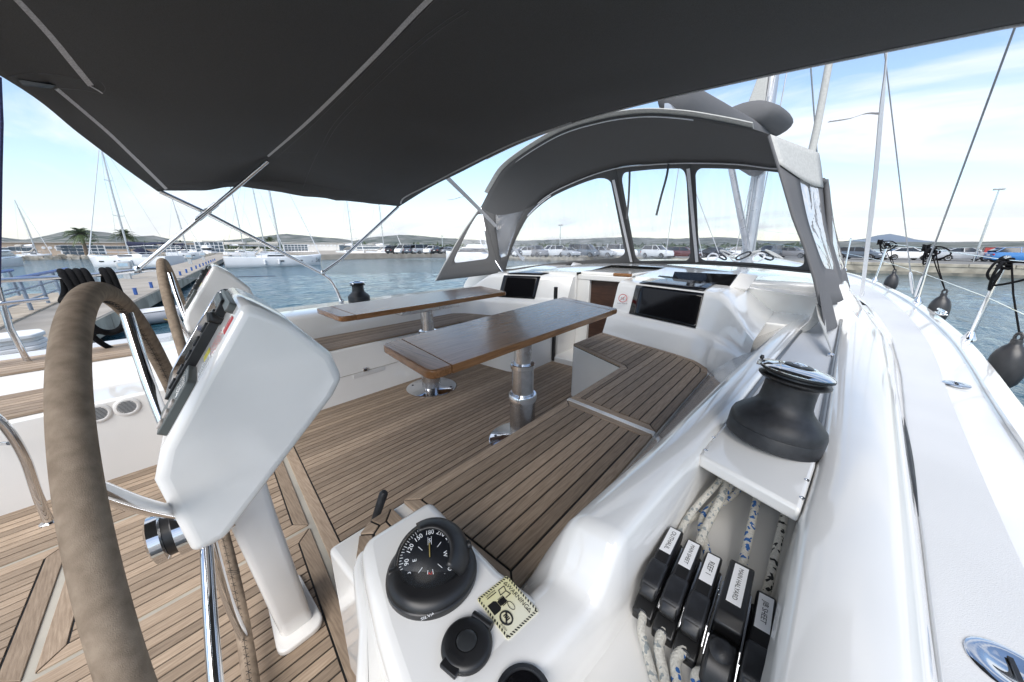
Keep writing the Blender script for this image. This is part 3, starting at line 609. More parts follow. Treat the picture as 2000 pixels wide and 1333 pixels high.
# ---- winches
def make_winch():
    w = thing('winch', 'large black self-tailing winch with chrome top on the starboard coaming', 'winch', (0, 0, 0), 'cockpit sheet winches')
    d = MB().lathe([(0.0892, 0.0000), (0.0937, 0.0030), (0.0942, 0.0320), (0.0928, 0.0340)], n=64).build('base_skirt', BLACKM, w)
    MB().lathe([(0.0924, 0.0330), (0.0942, 0.0350), (0.0937, 0.0450), (0.0901, 0.0560), (0.0793, 0.0680), (0.0662, 0.0780), (0.0571, 0.0880), (0.0522, 0.0980), (0.0506, 0.1120), (0.0498, 0.1350), (0.0502, 0.1420), (0.0521, 0.1460)], n=64).build('drum', BLACKM, w)
    jaw = MB().lathe([(0.0521, 0.1450), (0.0624, 0.1490), (0.0672, 0.1530), (0.0676, 0.1570), (0.0640, 0.1585), (0.0544, 0.1600), (0.0536, 0.1640), (0.0632, 0.1660), (0.0684, 0.1690), (0.0686, 0.1730), (0.0656, 0.1750)], n=64).build('self_tailing_jaw', BLACK, w)
    top = MB().lathe([(0.0676, 0.1720), (0.0676, 0.1755), (0.0648, 0.1780), (0.0560, 0.1815), (0.0400, 0.1850), (0.0288, 0.1865), (0.0256, 0.1850)], n=64, cap=True).build('top_plate', CHROME, w)
    MB().lathe([(0.0264, 0.1855), (0.0264, 0.1875), (0.0232, 0.1890), (0.0152, 0.1890), (0.0144, 0.1860), (0.0008, 0.1860)], n=40).build('socket_ring', BLACK, top)
    MB().lathe([(0.0148, 0.1865), (0.0148, 0.1905), (0.0120, 0.1920), (0.0092, 0.1915), (0.0084, 0.1840)], n=32, cap=False).build('socket', CHROME, top)
    s = MB(); s.prism([((.0105 if k % 2 else .0078) * math.cos(k * math.pi / 8), (.0105 if k % 2 else .0078) * math.sin(k * math.pi / 8)) for k in range(16)], .180, .1862); s.build('star_hole', BLACK, top)
    fa = MB().add([], []); pts = [(0.0480, -0.0240, .182), (0.0672, -0.0208, .181), (0.0784, -0.0048, .176), (0.0768, 0.0096, .176), (0.0624, 0.0144, .181), (0.0464, 0.0112, .183)]
    fa.add([Vector(p) for p in pts] + [Vector(p) - Vector((0, 0, .014)) for p in pts], [tuple(range(6)), tuple(range(6, 12))] + [(i, (i + 1) % 6, 6 + (i + 1) % 6, 6 + i) for i in range(6)])
    fa.build('feeder_arm', CHROME, top, bevel=.003)
    MB().lathe([(.003, .0), (.005, .004), (.003, .010)], (.072, .002, .178), n=12).build('feeder_pin', BLACK, top)
    return w
winch = make_winch(); winch.location = (.948, .008, .6255)
ax_ = Vector((.10, -.11, 1)).normalized(); winch.rotation_euler = (Vector((0, 0, 1)).rotation_difference(ax_).to_matrix().to_4x4() @ Matrix.Rotation(R(75), 4, 'Z')).to_euler()
winch['label'] = 'large black self-tailing winch with chrome top above the rope clutches'
winch2 = copy_tree(winch); pw = aZ(702, 589, .57); winch2.location = (pw.x, pw.y, .569); winch2.rotation_euler = (0, 0, R(215)); winch2['label'] = 'black winch on the port coaming, behind the port table'

# ---- compass
cc = Vector((.243, .383, .55)); cmp_ = thing('steering_compass', 'round black steering compass with hooded dial on the white helm pad', 'compass', cc)
MB().lathe([(.070, -.001), (.072, .003), (.072, .011), (.0705, .0125), (.0705, .0135), (.0715, .015), (.070, .020), (.063, .026), (.056, .028)], cc, n=64).build('base', BLACK, cmp_)
away = Vector((cc.x, cc.y, 0)).normalized(); lft = Vector((-away.y, away.x, 0))
dn = (Vector((0, 0, 1)) * .86 - away * .46 + lft * .14).normalized(); dt = (away - dn * away.dot(dn)).normalized(); dl = dn.cross(dt)
dc = cc + Vector((0, 0, .027)) + away * .006
bowl = MB().lathe([(.055, -.034), (.0595, .0), (.0590, .005), (.056, .0075), (.0525, .0072), (.0505, .005)], dc, dn, 56, cap=False).build('bowl', BLACK, cmp_)
DIAL = mat('compass_card', (.008, .009, .012), .3)
card = MB().lathe([(.050, .0085), (.040, .0115), (.001, .013)], dc, dn, 56, cap=False).build('compass_card', DIAL, cmp_)
def dp(a, r, hh): return dc + dn * hh + (dt * math.cos(a) + dl * math.sin(a)) * r      # a measured to the left of "up"
A0 = R(-8)
for k in range(12):
    deg = (180 - 30 * k) % 360; a = A0 + R(30 * k); u = (dt * math.cos(a) + dl * math.sin(a))
    text(str(deg), .0098 if k < 4 or k > 9 else .0088, dp(a, .0365, .0128), u.cross(dn), u, PRINTW, card, .0008)
for k, s in ((0, 'S'), (3, 'E'), (9, 'W')):
    a = A0 + R(30 * k); u = (dt * math.cos(a) + dl * math.sin(a)); text(s, .0085, dp(a, .024, .0134), u.cross(dn), u, PRINTW, card, .0008)
a = A0 + math.pi; u = (dt * math.cos(a) + dl * math.sin(a)); text('N', .0085, dp(a, .023, .0134), u.cross(dn), u, PRINTR, card, .0008)
tk = MB()
for k in range(72):
    a = A0 + R(5 * k); r0 = .0435 if k % 2 == 0 else .0455
    if k % 6 == 0: r0 = .0425
    tk.tube([dp(a, r0, .0122), dp(a, .0492, .0100)], .00045, 4)
for k in (1.5, 4.5, 7.5, 10.5): a = A0 + R(30 * k); tk.tube([dp(a, .017, .0142), dp(a, .026, .0138)], .0005, 4)
a = A0; tk.tube([dp(a + .16, .018, .0142), dp(a + .09, .030, .0138)], .0004, 4).tube([dp(a - .16, .018, .0142), dp(a - .09, .030, .0138)], .0004, 4)
a = A0 + math.pi; tk.tube([dp(a + .2, .018, .0142), dp(a + .18, .028, .0136), dp(a, .031, .0134), dp(a - .18, .028, .0136), dp(a - .2, .018, .0142)], .0005, 4)
tk.build('graduations', PRINTW, card)['kind'] = 'stuff'
MB().tube([dp(0, .0, .0145), dp(A0, .02, .016)], .0012, 6).build('pivot_needle', mat('brass_pin', (.6, .4, .12), .3, 1), card)
gm = bpy.data.materials.new('compass_dome'); gm.use_nodes = True; g = gm.node_tree; gn = g.nodes; gl = g.links
for x in list(gn): gn.remove(x)
go_ = gn.new('ShaderNodeOutputMaterial'); gtr = gn.new('ShaderNodeBsdfTransparent'); gtr.inputs[0].default_value = (.93, .95, .97, 1); ggl = gn.new('ShaderNodeBsdfGlossy'); ggl.inputs['Roughness'].default_value = .22
gfr = gn.new('ShaderNodeFresnel'); gfr.inputs[0].default_value = 1.18; gmx = gn.new('ShaderNodeMixShader'); gl.new(gfr.outputs[0], gmx.inputs[0]); gl.new(gtr.outputs[0], gmx.inputs[1]); gl.new(ggl.outputs[0], gmx.inputs[2]); gl.new(gmx.outputs[0], go_.inputs[0])
MB().lathe([(.0525 * math.cos(t), .012 + .024 * math.sin(t)) for t in [i * math.pi / 16 for i in range(9)]][:-1] + [(.001, .036)], dc, dn, 48, cap=False).build('dome', gm, cmp_)
rows = []                                      # hood: a shell over the right-hand half
for i in range(13):
    th = R(-4) + R(100) * i / 12; row = []     # from the rim on the right up and over
    for j in range(19):
        ph = R(-98) + R(150) * j / 18; pol = th
        d = (dt * math.cos(ph - R(38)) + dl * math.sin(ph - R(38))); e_ = .0605 * math.cos(min(pol, R(58))); row.append(dc + d * e_ + dn * (.0 + .046 * math.sin(min(pol, R(58)))))
    rows.append(row)
MB().grid(rows[:8]).build('hood', BLACK, cmp_, solid=.004, smooth=60)
for s in (1, -1): MB().lathe([(.007, -.004), (.007, .004), (.004, .006)], dc + dl * .061 * s + dn * .004, dl * s, 18).build('hood_knob', BLACK, cmp_)
text('SILVA', .008, cc - away * .0695 + lft * .012 + Vector((0, 0, .012)), -lft + away * .15, Vector((0, 0, 1)), PRINTW, cmp_, .003)

# ---- warning sticker, switch cover
sc_ = [aZ(x, y, .5512) for x, y in ((988, 1123), (1050, 1193), (995, 1254), (933, 1174))]
scen = sum(sc_, Vector()) / 4; xd = (sc_[1] - sc_[0]).normalized(); yd = (sc_[0] - sc_[3]).normalized()
stk = thing('warning_sticker', 'cream warning sticker with hazard-striped border on the helm pad', 'sticker', scen)
wdt = (sc_[1] - sc_[0]).length; hgt = (sc_[0] - sc_[3]).length; zz = Vector((0, 0, 1)); xd = (sc_[1] - sc_[0] + sc_[2] - sc_[3]).normalized(); yd = zz.cross(xd)
def sp2(u, v, h=0): return scen + xd * (u * wdt) + yd * (v * hgt) + zz * h
rp_ = roundpoly([(-.5, -.5), (.5, -.5), (.5, .5), (-.5, .5)], .06, 4); k = len(rp_)
MB().add([sp2(*q, -.0005) for q in rp_] + [sp2(*q, .0006) for q in rp_], [tuple(range(k)), tuple(range(k, 2 * k))] + [(i, (i + 1) % k, k + (i + 1) % k, k + i) for i in range(k)]).build('sheet', CREAM, stk, smooth=0)
st = MB()
for e in range(4):
    for i in range(13):
        t0 = -.47 + .94 * i / 13; t1 = t0 + .036
        q = [(t0, .49), (t1, .49), (t1 + .03, .44), (t0 + .03, .44)]
        c_, s_ = [(1, 0), (0, 1), (-1, 0), (0, -1)][e]; st.add([sp2(a * c_ - b * s_, a * s_ + b * c_, .0011) for a, b in q], [(0, 1, 2, 3)])
st.build('hazard_stripes', PRINTK, stk, smooth=0, fix=False)
text('WARNING', .0098, sp2(.0, .33), xd, yd, PRINTK, stk, .0012); text('LEWMAX', .0042, sp2(-.40, -.15), yd, -xd, PRINTK, stk, .0012); text('B12034', .004, sp2(.28, -.40), xd, yd, PRINTK, stk, .0012)
pic = MB()
for u in (-.36, .36): pic.tube([sp2(u - .04, .29, .0012), sp2(u + .04, .29, .0012), sp2(u, .37, .0012)], .0006, 4, closed=True)
pic.add([sp2(a, b, .0012) for a, b in ((-.24, -.40), (.0, -.40), (.0, -.22), (-.04, -.16), (-.2, -.16), (-.24, -.22))], [tuple(range(6))])
pic.add([sp2(a, b, .0012) for a, b in ((-.18, -.15), (-.06, -.15), (-.06, .06), (-.18, .06))], [(0, 1, 2, 3)])
for i in range(5): pic.tube([sp2(-.21, -.10 + .035 * i, .0013), sp2(-.03, -.09 + .035 * i, .0013)], .0005, 4)
for a, b in (((-.35, .06), (-.35, .24)), ((-.35, .24), (-.24, .20)), ((-.24, .20), (-.24, .02)), ((-.24, .02), (-.35, .06)), ((-.24, .20), (-.13, .24)), ((-.13, .24), (-.13, .08)), ((-.35, -.02), (-.35, -.3))): pic.tube([sp2(*a, .0012), sp2(*b, .0012)], .0006, 4)
pic.tube([sp2(.18 + .135 * math.cos(i * .2618), -.22 + .135 * math.sin(i * .2618), .0012) for i in range(24)], .0012, 5, closed=True).tube([sp2(.085, -.125, .0013), sp2(.275, -.315, .0013)], .0012, 5)
for i in range(4): pic.tube([sp2(.12 + .035 * i, -.25, .0012), sp2(.12 + .035 * i, -.16, .0012)], .0008, 4)
pic.tube([sp2(.06 + .10 * math.cos(i * .2618), .06 + .06 * math.sin(i * .2618), .0012) for i in range(24)], .0004, 4, closed=True)
pic.build('pictogram', PRINTK, stk, smooth=0, fix=False)
kc = aZ(912, 1262, .5515); swc = thing('switch_cover', 'black hinged foot-switch style cap on the helm pad below the compass', 'switch cover', kc)
MB().lathe([(.034, -.0005), (.0345, .003), (.033, .007), (.028, .010), (.015, .011), (.0145, .009), (.001, .009)], kc, n=48).build('cap', BLACK, swc)
MB().lathe([(.0135, .008), (.0135, .0105), (.011, .0118), (.001, .0122)], kc, n=30).build('button', mat('smoked_button', (.03, .032, .034), .2), swc)
hd = (aZ(945, 1215, .55) - kc).normalized(); hp = Vector((-hd.y, hd.x, 0))
MB().tube([kc + hd * .034 - hp * .016 + zz * .006, kc + hd * .034 + hp * .016 + zz * .006], .0055, 10).build('hinge', BLACK, swc)
MB().box(kc - hd * .033 + zz * .0035, (.012, .026, .007), Matrix.Rotation(math.atan2(hd.y, hd.x), 3, 'Z')).build('thumb_tab', BLACK, swc, bevel=.002)
text('LEWMAX', .006, kc - hd * .022 + zz * .0106, -hp, hd, BLACKM, swc, .0004)

# ---- rope clutches and their lines
def make_clutch(w, big):
    c = thing('rope_clutch', 'black rope clutch', 'rope clutch', (0, 0, 0), 'rope clutches in the coaming recess')
    def ex(prof, y0, y1, nm, m, par=c, bev=.003):
        n = len(prof); return MB().add([(x, y0, z) for x, z in prof] + [(x, y1, z) for x, z in prof], [tuple(range(n)), tuple(range(n, 2 * n))] + [(i, (i + 1) % n, n + (i + 1) % n, n + i) for i in range(n)]).build(nm, m, par, bevel=bev, seg=3)
    ex([(-.092, -.001), (.078, -.001), (.082, .02), (.07, .036), (-.03, .034), (-.078, .030), (-.095, .018)], -w / 2, w / 2, 'body', BLACK)
    if not big:
        lv = ex([(.078, .050), (.074, .064), (.060, .068), (-.012, .068), (-.016, .0655), (-.045, .066), (-.072, .058), (-.082, .044), (-.078, .034), (-.03, .036), (.06, .037)], -w / 2 + .003, w / 2 - .003, 'lever', BLACK, bev=.004)
        ex([(-.020, .066), (-.045, .0685), (-.070, .060), (-.078, .046), (-.060, .044), (-.03, .050)], -w / 2 + .0012, w / 2 - .0012, 'thumb_pad', BLACKM, lv, .004)
    else:
        lv = ex([(.085, .052), (.080, .074), (.066, .080), (-.03, .078), (-.045, .066), (-.04, .040), (.06, .038)], -w / 2 + .002, w / 2 - .002, 'lever', BLACK, bev=.003)
        ex([(-.035, .040), (-.06, .058), (-.085, .050), (-.105, .026), (-.108, .006), (-.09, .002), (-.06, .02)], -w / 2 + .001, w / 2 - .001, 'mouth', BLACK, c, .006)
        MB().lathe([(.012, -.003), (.015, .003), (.010, .008), (.001, .009)], (-.072, 0, .052), (-.4, 0, 1), 20).build('rope_guard', BLACKM, c)
    for s in (-1, 1): ex([(-.06, .012), (.07, .012), (.066, .034), (-.04, .032)], s * (w / 2) - .001 * s, s * (w / 2 + .0012), 'cheek_plate', STEEL, bev=0)
    for s in (-1, 1): MB().lathe([(.004, 0), (.004, .002), (.002, .003)], (.045, s * w / 2, .024), (0, s, 0), 12).build('pin', CHROME, c)
    MB().lathe([(.0075, 0), (.009, .001), (.009, .003), (.0065, .004)], (-.090, 0, .016), (-1, 0, .25), 18, cap=False).build('rope_eye', BLACKM, c)
    return c, lv
cl = [('OUTHAUL', .112, .540, .031, 0), ('MAIN SHEET', .0775, .531, .031, 0), ('REEF 1', .0440, .524, .031, 0), ('MAIN HALYARD', .0035, .515, .039, 1), ('JIB SHEET', -.0335, .497, .031, 0)]
base_c, _ = make_clutch(.031, 0); big_c, _ = make_clutch(.039, 1); used = False; clutch_x = {}
for nm, y, x, w, big in cl:
    if big: c = big_c
    else: c = base_c if not used else copy_tree(base_c); used = True
    c.location = (x, y, .4805); c['label'] = 'black rope clutch labelled %s in the coaming recess' % nm
for nm, y, x, w, big in cl:
    par = [o for o in bpy.data.objects if o.type == 'EMPTY' and o.get('label', '').startswith('black rope clutch labelled %s ' % nm)][0]
    zl = .0682 if not big else .0795; lw = .0185 if not big else .019; x1, x0 = (.064, .000) if not big else (.068, -.012)
    MB().add([(a, b, c_) for c_ in (zl - .001, zl + .0005) for a, b in ((x0, -lw / 2), (x1, -lw / 2), (x1, lw / 2), (x0, lw / 2))], [(0, 1, 2, 3), (4, 5, 6, 7), (0, 1, 5, 4), (1, 2, 6, 5), (2, 3, 7, 6), (3, 0, 4, 7)]).build('name_label', PAPER, par, smooth=0)
    sz = {'OUTHAUL': .0105, 'MAIN SHEET': .0088, 'REEF 1': .0115, 'MAIN HALYARD': .0092, 'JIB SHEET': .0100}[nm]
    text(nm, sz, ((x0 + x1) / 2, 0, zl), (-1, 0, 0), (0, -1, 0), PRINTK, par, .0009)
def line(label, pts, m, r=.0065):
    t = tag(MB().tube(spline(pts, 8), r, 12).build('rope', m), label, 'rope', 'control lines through the clutches'); return t
rec = .4805
def tail(px): return [aZ(x, y, z) for x, y, z in px]
line('white blue-flecked rope through the OUTHAUL clutch', [(.95, .06, .545), (.80, .085, .54), (.70, .108, .518), (.62, .112, .503), (.52, .112, .499), (.47, .112, .4985)] + tail([(1253, 1228, .494), (1266, 1285, .490), (1286, 1360, .4885), (1308, 1450, .4885)]), ROPEG, .0066)
line('white rope through the MAIN SHEET clutch', [(.95, .075, .55), (.80, .066, .54), (.70, .073, .52), (.61, .0775, .504), (.52, .0775, .499), (.46, .0775, .4985)] + tail([(1287, 1262, .494), (1296, 1318, .490), (1306, 1390, .4895), (1314, 1450, .4895)]), ROPEG, .0078)
line('white rope with bold blue flecks through the REEF 1 clutch', [(.95, .05, .54), (.82, .062, .53), (.72, .0865, .508), (.64, .060, .502), (.58, .044, .503), (.52, .044, .499), (.45, .044, .4985)] + tail([(1320, 1290, .494), (1324, 1345, .490), (1330, 1420, .4895)]), ROPEB, .0078)
line('white blue-striped rope through the MAIN HALYARD clutch', [(.95, .008, .54), (.80, .006, .538), (.66, .004, .515), (.58, .0035, .504), (.47, .0035, .500), (.43, .0035, .502)] + tail([(1362, 1318, .498), (1360, 1380, .49), (1356, 1440, .489)]), ROPEB, .0075)
line('white black-flecked rope through the JIB SHEET clutch', [(.95, -.045, .54), (.80, -.042, .535), (.66, -.037, .512), (.57, -.0335, .503), (.45, -.0335, .499), (.40, -.0335, .497), (.36, -.03, .490), (.28, -.015, .489)], ROPED, .0068)
line('white blue-flecked spare rope crossing under the winch plate', [(.95, .02, .54), (.82, .055, .512), (.74, .098, .496), (.67, .126, .4885), (.60, .1335, .489), (.52, .1345, .489)], ROPEB, .0062)

# ---- winch handle tucked by the bench, and steel foot rail at the port helm
hs = aZ(745, 985, .33); wh = tag(MB().tube([hs + Vector((-.05, .03, -.16)), hs + Vector((-.02, .012, -.05)), hs + Vector((.01, 0, .03)), hs + Vector((.013, -.002, .036))], [.011, .011, .013, .009], 14).build('handle_grip', BLACKM), 'black rubber grip of a handle standing against the starboard bench', 'handle')
fr_ = thing('foot_rail', 'bent steel tube rail standing on the teak at the port helm', 'rail', (-.37, 2.12, 0))
pts = [aZ(96, 1022, .0)] + [aY(x, y, 2.13) for x, y in ((72, 965), (50, 900), (22, 850), (-10, 815), (-60, 790))]
MB().tube(spline(pts, 6), .0145, 14).build('tube', CHROME, fr_)
MB().tube([aY(18, 866, 2.13), aY(-40, 870, 2.3)], .008, 10).build('cross_bar', CHROME, fr_)
MB().lathe([(.026, .0005), (.026, .005), (.018, .008)], pts[0], n=24).build('foot', CHROME, fr_)

# ================================================================== BIMINI
bim = thing('bimini', 'charcoal fabric bimini awning on steel hoops over the cockpit', 'awning', (.9, YC, .6))
Fr = [aX(*p) for p in ((780, 403, 1.95), (840, 366, 1.94), (900, 336, 1.92), (1000, 286, 1.89), (1115, 241, 1.85), (1250, 203, 1.81), (1400, 168, 1.78), (1560, 133, 1.73), (1730, 98, 1.68), (1880, 68, 1.645), (2000, 45, 1.62))] + [Vector((1.60, -.37, 1.575)), Vector((1.59, -.43, 1.52))]
Mi = [aY(470, 364, 3.1), aX(520, 308, .83), aX(600, 235, .82), aX(740, 100, .80), aX(840, 0, .79), Vector((.77, .55, 1.775)), Vector((.76, .1, 1.735)), Vector((.75, -.22, 1.65)), Vector((.745, -.38, 1.56)), Vector((.74, -.43, 1.51))]
Ah = [aY(318, 372, 3.1), aY(270, 322, 2.85), aY(220, 278, 2.6), aY(105, 172, 2.15), Vector((-.05, 1.85, 1.665)), Vector((-.09, 1.4, 1.70)), Vector((-.09, .8, 1.70)), Vector((-.07, .3, 1.67)), Vector((-.03, -.1, 1.60)), Vector((.05, -.35, 1.53)), Vector((.06, -.42, 1.49))]
Ae = [aY(308, 374, 3.12), aY(240, 326, 2.86), aY(150, 258, 2.5), aY(40, 172, 2.12), Vector((-.28, 1.75, 1.63)), Vector((-.5, 1.35, 1.64)), Vector((-.6, .8, 1.64)), Vector((-.58, .3, 1.62)), Vector((-.5, -.1, 1.56)), Vector((-.4, -.35, 1.50)), Vector((-.38, -.42, 1.46))]  # unseen middle of the aft edge extended aft, shaped to shade the helm pad
NS = 64
cur = [resample(spline(c, 8), NS) for c in (Ae, Ah, Mi, Fr)]
rows = []
for k, (c0, c1, n_, sag) in enumerate(((cur[0], cur[1], 4, 0), (cur[1], cur[2], 14, .035), (cur[2], cur[3], 16, .05))):
    for i in range(n_ if k < 2 else n_ + 1):
        t = i / n_; row = []
        for j in range(NS):
            p = c0[j].lerp(c1[j], t); e = min(1, min(j, NS - 1 - j) / 8)
            p = p - Vector((0, 0, 1)) * (sag * 4 * t * (1 - t) * (.35 + .65 * e)) + Vector((0, -.05 * 4 * t * (1 - t) * (1 - e) * (1 if j < NS / 2 else -1) * (1 if k else 0), 0))
            p.z += .012 * noise.noise(p * 3.1) * (4 * t * (1 - t)) + .004 * (1 - e) * math.sin(p.x * 22 + 2 * noise.noise(p * 4)) * (4 * t * (1 - t)) + .005 * noise.noise(Vector((p.x * 9, p.y * 2, 0))) * 4 * t * (1 - t)
            row.append(p)
        rows.append(row)
MB().grid(rows).build('canopy', CANVAS, bim, solid=.004, smooth=80)
def flat_strip(path, w, dn_, th=.002, along=None):
    mb = MB(); P = [Vector(p) for p in path]; rws = []
    for i, p in enumerate(P):
        T = (P[min(i + 1, len(P) - 1)] - P[max(i - 1, 0)]).normalized(); d = Vector(dn_) if along is None else along; s = T.cross(d).normalized(); u = s.cross(T)
        rws.append([p + s * w / 2, p - s * w / 2, p - s * w / 2 - u * th, p + s * w / 2 - u * th])
    mb.grid(rws, closed=True); n = len(rws); mb.f += [(0, 1, 2, 3), tuple(4 * (n - 1) + k for k in range(4))]; return mb
from mathutils.bvhtree import BVHTree
gm_ = MB().grid(rows); bvh = BVHTree.FromPolygons(gm_.v, gm_.f)
def on_cloth(pts, n=60, off=.006):
    out = []
    for p in resample(spline([(x, y, 0) for x, y in pts], 6), n):
        d_ = ray(p.x, p.y).normalized(); hit = bvh.ray_cast(EY, d_)
        if hit[0] is not None: out.append(hit[0] - d_ * off)
    return out
def cloth_strip(pts, w, m, nm, n=60):
    P = on_cloth(pts, n); rws = []
    for i, p in enumerate(P):
        T = (P[min(i + 1, len(P) - 1)] - P[max(i - 1, 0)]).normalized(); s__ = T.cross((p - EY).normalized()).normalized(); u = T.cross(s__)
        rws.append([p + s__ * w / 2, p - s__ * w / 2, p - s__ * w / 2 + u * .003, p + s__ * w / 2 + u * .003])
    mb_ = MB().grid(rws, closed=True); k_ = len(rws); mb_.f += [(0, 1, 2, 3), tuple(4 * (k_ - 1) + q for q in range(4))]; return mb_.build(nm, m, bim)
cloth_strip([(324, 369), (270, 316), (215, 262), (160, 214), (110, 172)], .016, ZIP, 'zipper')
cloth_strip([(176, 166), (140, 122), (95, 66), (38, 3), (10, -25)], .017, ZIP, 'zipper')
cloth_strip([(522, 304), (600, 236), (680, 158), (745, 92), (805, 28), (845, -12)], .021, ZIP, 'zipper', 80)
flat_strip([p - Vector((0, 0, .0045)) for p in resample(spline(Mi, 8), 120) if -.36 < p.y < .98], .021, (0, 0, 1), .003).build('zipper', ZIP, bim)
cloth_strip([(782, 398), (790, 385), (845, 357), (905, 326), (1005, 278), (1116, 238)], .018, ZIP, 'zipper', 80)
MB().tube([p + Vector((-.008, 0, -.006)) for p in resample(spline(Fr, 8), 110)[38:]], .0042, 6).build('piping', ZIP, bim)
SEAM = mat('seam_thread', (.13, .135, .14), .9)
for pts in ([(905, 18), (860, 48), (800, 95), (740, 150), (690, 200), (650, 245), (625, 290), (606, 330), (592, 366)], [(915, 22), (868, 52), (808, 100), (748, 155), (696, 206), (656, 250), (630, 295)],
            [(520, 295), (560, 298), (618, 297), (610, 310)], [(505, 300), (512, 308), (530, 309)], [(160, 152), (190, 156), (205, 172), (196, 182), (160, 176), (110, 172)], [(15, 150), (60, 143), (120, 148), (165, 158)], [(302, 362), (380, 358), (470, 354), (560, 356), (660, 372), (770, 394)], [(20, 165), (120, 240), (230, 322), (300, 366)], [(860, -10), (760, 92), (690, 165), (610, 245), (540, 308)]):
    P = on_cloth(pts, 70, .004)
    if len(P) > 2: MB().tube(P, .0011, 4).build('seam', SEAM, bim)
sl = [on_cloth([(x, y), (x + 1, y)], 2)[0] for x, y in ((34, 154), (108, 166), (98, 172), (42, 166))]
MB().slab(sl, .002).build('pole_pocket', BLACK, bim)
zp = on_cloth([(175, 168), (176, 169)], 2, .012)[0]; MB().tube([zp, zp + Vector((.018, -.004, -.010)), zp + Vector((.026, .006, -.014)), zp + Vector((.018, .008, -.008))], .0018, 6, closed=True).build('zip_pull', PRINTW, bim)
b1 = aY(666, 589, 3.08)
MB().tube(spline([b1, aY(657, 567, 3.08), aY(645, 547, 3.08), aY(628, 534, 3.09)], 6) + [aY(400, 415, 3.1), aY(312, 374, 3.1)], .0125, 14).build('aft_hoop', CHROME, bim)
MB().tube([aY(268, 527, 3.12), aY(405, 413, 3.07), aY(470, 360, 3.02), aX(522, 311, .828) - Vector((0, 0, .012))], .0125, 14).build('middle_hoop', CHROME, bim)
MB().tube([aY(632, 531, 3.08), aY(665, 508, 3.08), aY(778, 404, 3.09)], .0115, 14).build('front_hoop', CHROME, bim)
j1 = aY(405, 413, 3.08); d1 = (aY(470, 360, 3.04) - aY(300, 500, 3.1)).normalized()
for s in (-1, 1): MB().tube([j1 + d1 * (.02 * s), j1 + d1 * (.075 * s)], .0165, 14).build('hinge_sleeve', STEEL, bim)
MB().lathe([(.02, -.016), (.02, .016)], j1, (0, 1, 0), 16).build('hinge_pin', STEEL, bim)
for p in (aY(268, 527, 3.12), aY(630, 533, 3.085), b1): MB().lathe([(.018, -.02), (.02, -.01), (.02, .012), (.014, .02)], p, (.1, 0, 1), 14).build('end_fitting', STEEL, bim)
# tension straps to the deck
def strap(label, pts, w=.028, buckle=None):
    t = thing('tension_strap', label, 'strap', pts[-1], 'bimini tension straps')
    P = resample(spline(pts, 4), 20); view = (P[10] - EY).normalized()
    flat_strip(P, w, view, .003, along=Vector((.75, .66, 0))).build('webbing', STRAP, t)
    k = P[4]; tl = [k, k + Vector((-.03, .05, .005)), k + Vector((-.06, .10, -.012)), k + Vector((-.10, .17, -.02))] if buckle else None
    if tl: flat_strip(resample(spline(tl, 4), 10), .022, (0, 0, 1), .002).build('loose_end', STRAP, t)
    MB().box(P[-1] + Vector((0, 0, .02)), (.02, .03, .05)).build('hook', CHROME, t, bevel=.005); return t
sE = aZ(1683, 578, .585)
strap('white webbing strap from the bimini down to the starboard side deck', [aX(1731, 101, 1.69), aX(1722, 200, 2.3), aX(1706, 380, 3.4), sE], .05, 1)
strap('white webbing strap from the bimini down behind the port side of the sprayhood', [aX(866, 340, 1.93), aX(935, 408, 2.6), aX(975, 450, 3.2), aX(1022, 508, 3.85)], .035, 1)
tag(MB().tube([aY(-2, 150, 2.6), aY(2, 240, 2.65), aY(0, 335, 2.7), aY(-3, 560, 2.8)], .006, 8).build('backstay_rope', mat('navy_rope', (.03, .035, .10), .8, var=.3, vs_=120)), 'navy rope hanging straight down at the aft edge of the bimini', 'rope')

